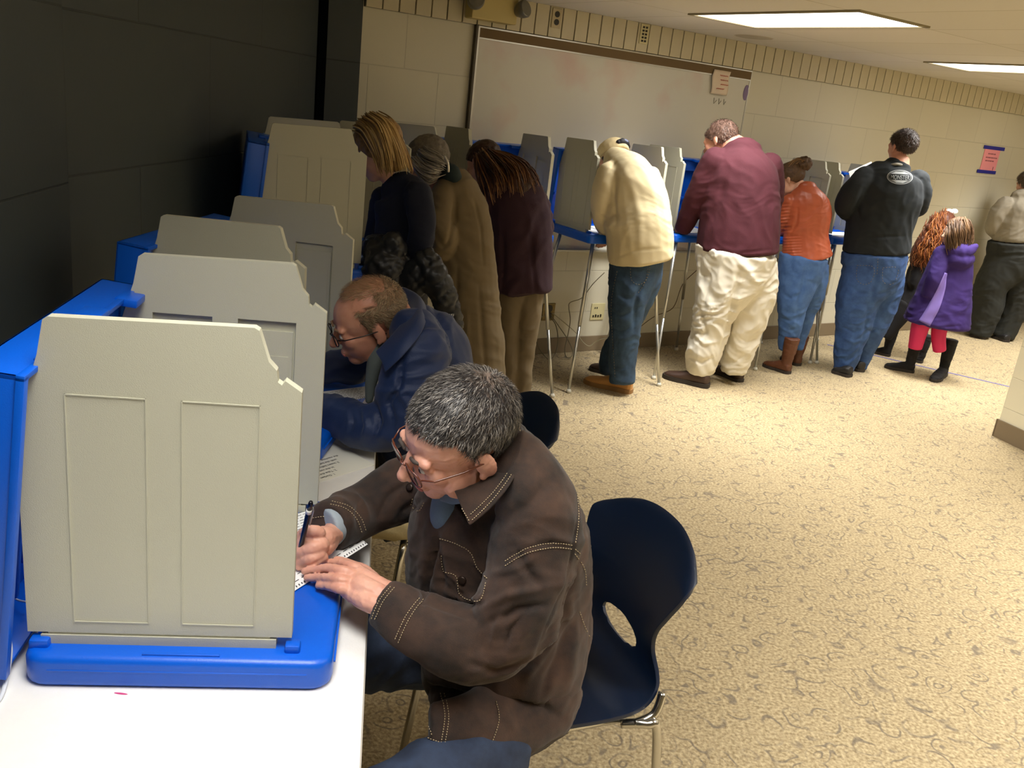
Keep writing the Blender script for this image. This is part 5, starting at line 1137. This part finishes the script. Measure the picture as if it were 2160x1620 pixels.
stitch('stitching', hero, hem, [[(896, 1478), (902, 1520), (912, 1552)], [(930, 1462), (938, 1510), (930, 1566)], [(938, 1462), (946, 1512), (938, 1568)], [(890, 1560), (950, 1580), (1030, 1590), (1080, 1588)], [(893, 1552), (950, 1571), (1030, 1581), (1080, 1578)], [(1046, 1480), (1052, 1520), (1032, 1580)]], M_st)
for bx, by, tg in ((975, 1224, jk), (865, 1028, jk)):
    r = on_surface(tg, [(bx, by)], .001)[0]
    if r:
        Mx = Matrix.Translation(r[0]) @ r[1].to_track_quat('Z', 'Y').to_matrix().to_4x4(); MB().lathe([(.008, 0), (.0085, .002), (.006, .004), (.001, .0035)], Mx, 16).build('button', mat('dark_bronze_button', (52, 38, 30), .35, .5), hero, world=True, smooth=True)
# shirt
M_sh = cloth('blue_chambray', (92, 112, 136), .8, bump=.3, bscale=600)
sheet_surf([[(928, 1034, 1.47), (962, 1046, 1.45), (992, 1044, 1.43)], [(928, 1056, 1.46), (952, 1064, 1.45), (976, 1062, 1.44)]], .003, 'shirt_collar', M_sh, hero)
blob('shirt', [{'n': [(955, 1034, 1.52, 30, .8), (946, 1050, 1.50, 34, .8), (935, 1090, 1.50, 30, 1), (930, 1120, 1.50, 16, 1)], 'cap': .3}], M_sh, hero, vox=.006)
blob('shirt_cuff', [{'n': [(706, 1107, ZH(.838), 42, 1), (696, 1112, ZH(.839), 43, 1), (690, 1114, ZH(.839), 42, 1)], 'cap': .03}], cloth('pale_grey_cuff', (150, 160, 168), .8), hero, vox=.004, smooth=1)
M_jd = cloth('navy_jeans', (24, 34, 54), rgb2=(38, 52, 76), vscale=16, bump=.4, bscale=900)
blob('jeans', [{'n': c, 'cap': .2} for c in (TH1, TH2)] + [{'n': [(V(.10, 1.66, .54), .11, .75), (V(.04, 1.60, .54), .10, .8)], 'cap': .6}], M_jd, hero, vox=.008, wr=(.006, 9, 44))
for c in (TH1, TH2): f_ = c[-1][0]; shoe(hero, V(f_.x + .05, f_.y + .03, 0), V(f_.x - .20, f_.y - .11, 0), MATS['black_leather'], w=.05, h=.09)
for who, nm, lines in DENIM:
    tt = [o for o in bpy.data.objects if o.type == 'EMPTY' and o.get('label', '').startswith('man in tan' if who == 'person' else 'man in black sweater')][0]; stitch('stitching', tt, garment(tt, nm), lines, M_jst, .0016, .002, 3.0)
# pen
pen = thing('pen', 'black ballpoint pen with a white ring held by the man in the brown jacket', 'pen', at(*crop3(250, 420), .88))
pa, pb = at(*crop3(303, 205), .955), at(*crop3(150, 880), .812); dpen = (pb - pa).normalized(); La = (pb - pa).length
MB().tube([pa + dpen * .028, pa + dpen * .03, pb - dpen * .02, pb - dpen * .012], [.0048, .0052, .0048, .003], 12).build('barrel', mat('black_pen_plastic', (12, 14, 26), .25), pen, world=True, smooth=True)
MB().tube([pa, pa + dpen * .004, pa + dpen * .019], [.0034, .0046, .005], 12).build('cap_end', mat('black_pen_plastic', (12, 14, 26), .25), pen, world=True, smooth=True)
MB().tube([pa + dpen * .019, pa + dpen * .0285], [.0056, .0056], 12).build('ring', mat('white_pen_ring', (226, 222, 214), .4), pen, world=True, smooth=True)
MB().tube([pb - dpen * .012, pb], [.0028, .0008], 8).build('tip', M_steel, pen, world=True, smooth=True)
cl_ = pa.cross(dpen); sd = Vector((0, 1, 0)).cross(dpen).normalized(); MB().tube([pa + dpen * .012 - sd * .006, pa + dpen * .02 - sd * .0085, pa + dpen * .055 - sd * .0075], .0012, 6).build('clip', M_steel, pen, world=True, smooth=True)
# ballots and paper by the man
zt = .797
def flat(name, label, quad, z, marks=0, cat='paper'):
    P = [at(a, b, z) for a, b in quad]; c = sum(P, V(0, 0, 0)) / 4; t = thing(name, label, cat, c)
    mb = MB(); mb.add(P + [p - V(0, 0, .0006) for p in P], [(0, 1, 2, 3), (7, 6, 5, 4), (0, 4, 5, 1), (1, 5, 6, 2), (2, 6, 7, 3), (3, 7, 4, 0)]); mb.build('sheet', M_paper, t, world=True)
    if marks:
        q = MB(); n = marks; a, b, c_, d = P; e1 = (b - a); e2 = (d - a); w = e1.length
        for i in range(n):
            p = a + e1 * (i + .5) / n + e2 * .03; u = e1.normalized() * .0014; v = e2.normalized() * .006
            q.add([p - u + V(0, 0, .0004), p + u + V(0, 0, .0004), p + u + v + V(0, 0, .0004), p - u + v + V(0, 0, .0004)], [(0, 1, 2, 3)])
        for r_ in range(7):
            x = 0
            while x < .9:
                wd = random.uniform(.04, .10); p = a + e1 * (.05 + x * .95) + e2 * (.14 + r_ * .11); u = e1 * wd; v = e2.normalized() * .0022
                q.add([p + V(0, 0, .0004), p + u + V(0, 0, .0004), p + u + v + V(0, 0, .0004), p + v + V(0, 0, .0004)], [(0, 1, 2, 3)]); x += wd + .035
        q.build('printed_marks', M_ink, t, world=True)
    return t
flat('ballot', 'white paper ballot with timing marks under the hands of the man writing', [(596, 1262), (776, 1148), (740, 1118), (540, 1180)], zt + .0012, 34)
flat('ballot', 'second white ballot sheet under the brown sleeve on the nearest blue tray', [(560, 1150), (668, 1112), (650, 1078), (560, 1096)], zt + .0006, 14)
# instruction sheet on the table
PQ = [at(675, 1016, .7415), at(790, 980, .7415), at(700, 930, .7415), at(600, 950, .7415)]
ins = thing('instruction_sheet', 'cream instruction sheet with numbered lines on the table between the seated men', 'paper', (PQ[0] + PQ[1]) / 2)
MB().add(PQ + [p - V(0, 0, .001) for p in PQ], [(0, 1, 2, 3), (7, 6, 5, 4), (0, 4, 5, 1), (1, 5, 6, 2), (2, 6, 7, 3), (3, 7, 4, 0)]).build('sheet', mat('cream_paper', (232, 230, 216), .7), ins, world=True)
ex_ = -(PQ[1] - PQ[0]).normalized(); ey_ = Zv.cross(ex_)
q = MB()
for i, s_ in enumerate(['1. Darken', '2. Take the ballot and place it', '    in the voting machine.', '3. Insert ballot and wait', '    with the ballot', '    the machine.']):
    tm = text_mesh(s_, .0115, .0001); c0_ = PQ[1] + (PQ[0] - PQ[1]) * (.62 - .07 * i) + (-ey_) * (.016 + .0165 * i)
    base = PQ[0] + (PQ[1] - PQ[0]) * (.33 + .105 * i) - ey_ * (.018 + .0175 * i); 
    q.add([base + ex_ * v.co.x + ey_ * v.co.y + V(0, 0, .0004 + v.co.z) for v in tm.vertices], [tuple(p.vertices) for p in tm.polygons])
q.build('printed_text', M_ink, ins, world=True)
pm = at(255, 1463, .7403); mk = MB(); mk.ell(pm, (.011, .0022, .0006)); tag(mk.build('pink_scrap', mat('magenta_mark', (196, 60, 120), .6), smooth=True), 'tiny magenta smear on the white table near the camera', 'mark')
cordw = MB().tube(spline([at(22, 1228, .80), at(32, 1262, .792), at(60, 1270, .80)], 5), .0018, 6); tag(cordw.build('lamp_cord', mat('white_cord', (210, 214, 220), .5), smooth=True), 'thin white cord inside the back of the nearest voting booth', 'cord')
cw = MB().tube(spline([at(14, 1325, .82), at(22, 1370, .79), at(16, 1420, .755), at(2, 1470, .744), at(-25, 1500, .744)], 6), .0035, 8); tag(cw.build('power_cord', mat('white_cord', (210, 214, 220), .5), smooth=True), 'white cord falling from the nearest booth onto the table edge at the left', 'cord')
# ---------- seated man in navy jacket ---------------------------------------------------------
nav = thing('person', 'seated balding man with black glasses in a navy jacket, leaning over the table', 'person', (-.2, 2.5, 0))
NT = [[(880, 672, 2.42, 42, .9), (895, 705, 2.42, 72, .95), (905, 760, 2.42, 92, .95), (905, 850, 2.43, 100, .95), (905, 950, 2.46, 105, 1), (905, 1060, 2.50, 100, 1)]]
NN = [(885, 740, 2.28, 66, .9), (862, 820, 2.24, 62, .9), (830, 885, 2.23, 56, .9), (780, 900, 2.24, 50, .9), (730, 885, 2.28, 44, .9), (690, 870, 2.33, 38, .9), (668, 865, 2.36, 34, .9)]
NF = [(850, 700, 2.60, 50, 1), (800, 740, 2.66, 46, 1), (750, 770, 2.64, 38, 1), (700, 775, 2.60, 33, 1), (670, 778, 2.58, 30, 1)]
NTH1 = [(V(-.10, 2.44, .55), .10, .9), (V(-.28, 2.33, .56), .095, 1), (V(-.48, 2.27, .56), .085, 1), (V(-.62, 2.24, .52), .07, 1), (V(-.64, 2.24, .3), .06, 1), (V(-.63, 2.24, .08), .055, 1)]
NTH2 = [(V(-.16, 2.66, .55), .10, .9), (V(-.36, 2.60, .56), .095, 1), (V(-.54, 2.56, .56), .085, 1), (V(-.68, 2.54, .52), .07, 1), (V(-.70, 2.54, .3), .06, 1), (V(-.70, 2.54, .08), .055, 1)]
NHC = V(-.413, 2.381, 1.074); NM = head_frame(NHC, (-.877, -.324, -.37), (-.282, -.249, .926), .99)
bm_mb = MB()
for c in (NT + [NN[:-1], NF[:-1], NTH1, NTH2]): tube_surf(bm_mb, c, cap=.15, scale=.72, seg=14)
tube_surf(bm_mb, [(858, 662, 2.42, 36, 1), (830, 672, 2.40, 38, 1), (805, 680, 2.38, 38, 1)], cap=.2)
head_prims(bm_mb, NM, 0, 1.08); hand_simple(N(668, 866, 2.36), (-1, .3, -.1), (0, 0, 1))(bm_mb); hand_simple(N(668, 780, 2.57), (-1, -.2, -.1), (0, 0, 1))(bm_mb)
me = bake(bm_mb.mesh(), [('REMESH', dict(mode='VOXEL', voxel_size=.0045)), ('SMOOTH', dict(factor=.5, iterations=3))]); link('body', me, SKR, nav, world=True, smooth=True)
eyes(NM, nav); brows_mouth(NM, nav, mat('sandy_brow', (140, 110, 84), .8))
def nav_line(x, y, z):
    ax = abs(x); side = (z + .035 + max(0, -.02 - y) * .3) if y < -.005 else (z + .035 - (y + .005) * 2.2)
    if -.035 < y < -.002 and ax > .05: side = min(side, z - .018)
    top = .098 + (-.03 if y > -.03 else 0) - z if ax < .07 and y > -.07 else .1
    if y > .03: return (.03 - y) - .004
    return min(side, top)
def nav_dens(l): return 1
nhc = hair_cap('hair', NM, mat('sandy_grey_scalp', (164, 130, 102), .8, var=.2, vscale=80), nav, nav_line, .004, .001)
short_strands('hair_strands', nhc, NM, hair_mat('sandy_grey_hair', (94, 78, 58), (134, 114, 86), (176, 156, 124)), nav, 6500, .016, .0006, comb=lambda l: Vector((l.x * 2, -.8 if l.z < .06 else .6, -.5)), jit=.25)
fz = hair_cap('hair_top', NM, mat('thin_hair_scalp', (196, 140, 112), .55, rgb2=(176, 126, 98), vscale=30), nav, lambda x, y, z: min(z - .095, .05 - y) , .0012, 0)
short_strands('hair_strands', fz, NM, hair_mat('thin_sandy_hair', (150, 116, 84), (178, 146, 112)), nav, 1500, .02, .0004, comb=(0, .9, 0), jit=.3)
glasses(NM, nav, mat('black_frame', (16, 14, 14), .25))
M_nj = cloth('navy_nylon', (8, 36, 80), .6, bump=.25, bscale=400, var=.05, sheen=.1)
nj = blob('jacket', [{'n': NT[0], 'cap': (.6, .15)}, {'n': NN, 'cap': (.8, .1)}, {'n': NF, 'cap': (.8, .1)}, {'n': [(872, 690, 2.35, 50, 1), (888, 740, 2.30, 60, 1)], 'cap': .7}, {'n': [(862, 672, 2.48, 44, 1), (850, 705, 2.58, 50, 1)], 'cap': .7}, {'n': [(930, 720, 2.42, 52, .9), (945, 800, 2.43, 56, .9), (948, 900, 2.45, 58, .9)], 'cap': .5}], M_nj, nav, vox=.006, wr=(.006, 9, 52, (1, 1, 1), .001),
    st=[([(790, 850), (800, 890), (790, 930)], 5, -.014), ([(765, 860), (775, 900), (765, 925)], 5, .010), ([(815, 840), (830, 880), (830, 915)], 5, -.010), ([(740, 860), (745, 890), (735, 915)], 4, -.008), ([(860, 730), (900, 700), (950, 700)], 6, .008), ([(850, 760), (840, 820), (810, 860)], 6, -.014), ([(880, 880), (850, 840), (830, 800)], 6, .008), ([(910, 640), (940, 700), (960, 760)], 6, -.006), ([(775, 790), (773, 830)], 4, -.012)])
ncol = sheet_surf([[(835, 622, 2.56), (862, 640, 2.47), (854, 672, 2.33), (822, 712, 2.25), (792, 742, 2.23)], [(848, 606, 2.58), (882, 626, 2.46), (880, 668, 2.28), (846, 722, 2.20), (806, 765, 2.19)], [(862, 616, 2.58), (896, 642, 2.44), (894, 692, 2.25), (856, 744, 2.18), (812, 786, 2.17)]], .005, 'collar', M_nj, nav)
blob('shirt', [{'n': [(812, 722, 2.38, 26, 1), (796, 750, 2.36, 20, 1), (784, 800, 2.35, 14, 1), (778, 850, 2.35, 9, 1)], 'cap': .3}], cloth('grey_check_shirt', (92, 100, 98), .85), nav, vox=.007)
M_bei = cloth('beige_corduroy', (186, 170, 128), .85, bump=.4, bscale=200)
blob('trousers', [{'n': c, 'cap': .2} for c in (NTH1, NTH2)] + [{'n': [(V(-.08, 2.56, .55), .15, .8), (V(-.2, 2.52, .57), .12, .9)], 'cap': .6}], M_bei, nav, vox=.008, wr=(.008, 11, 54))
for c in (NTH1, NTH2): f_ = c[-1][0]; shoe(nav, V(f_.x + .05, f_.y + .02, 0), V(f_.x - .21, f_.y - .06, 0), MATS['brown_leather'], w=.05, h=.09)
flat('ballot', 'white paper ballot under the arms of the seated man in the navy jacket', [(690, 852), (775, 838), (770, 815), (680, 826)], zt + .002, 20)
flat('paper_sheet', 'white paper held up above the left shoulder of the man in the black sweater', [(0, 0), (1, 0), (1, 1), (0, 1)], 0) if 0 else None
ps = thing('paper_sheet', 'white paper held up by the left shoulder of the man in the black sweater', 'paper', N(1812, 360, 6.85))
A_, B_, C_, D_ = N(1790, 376, 6.82), N(1836, 352, 6.90), N(1840, 342, 6.95), N(1788, 358, 6.88)
A_, B_, C_, D_ = N(1796, 385, 6.80), N(1850, 372, 6.86), N(1838, 341, 6.98), N(1790, 362, 6.92)
link('sheet', bake(pymesh([A_, B_, C_, D_], [(0, 1, 2, 3)]), [('SOLIDIFY', dict(thickness=.001))]), M_paper, ps, world=True)
ps = thing('paper_sheet', 'white paper showing between the maroon sweater and the orange jacket', 'paper', N(1647, 415, 6.7))
link('sheet', bake(pymesh([N(1640, 428, 6.68), N(1662, 412, 6.72), N(1652, 402, 6.78), N(1634, 405, 6.74)], [(0, 1, 2, 3)]), [('SOLIDIFY', dict(thickness=.001))]), M_paper, ps, world=True)
# ------------------------------------------------------------------ light and view
w = bpy.data.worlds.new('world'); S.world = w; w.use_nodes = True
w.node_tree.nodes['Background'].inputs[0].default_value = (1, .93, .8, 1); w.node_tree.nodes['Background'].inputs[1].default_value = .05
S.view_settings.view_transform = 'Standard'; S.view_settings.look = 'None'; S.view_settings.gamma = 1; S.view_settings.exposure = 0
bpy.context.view_layer.update()
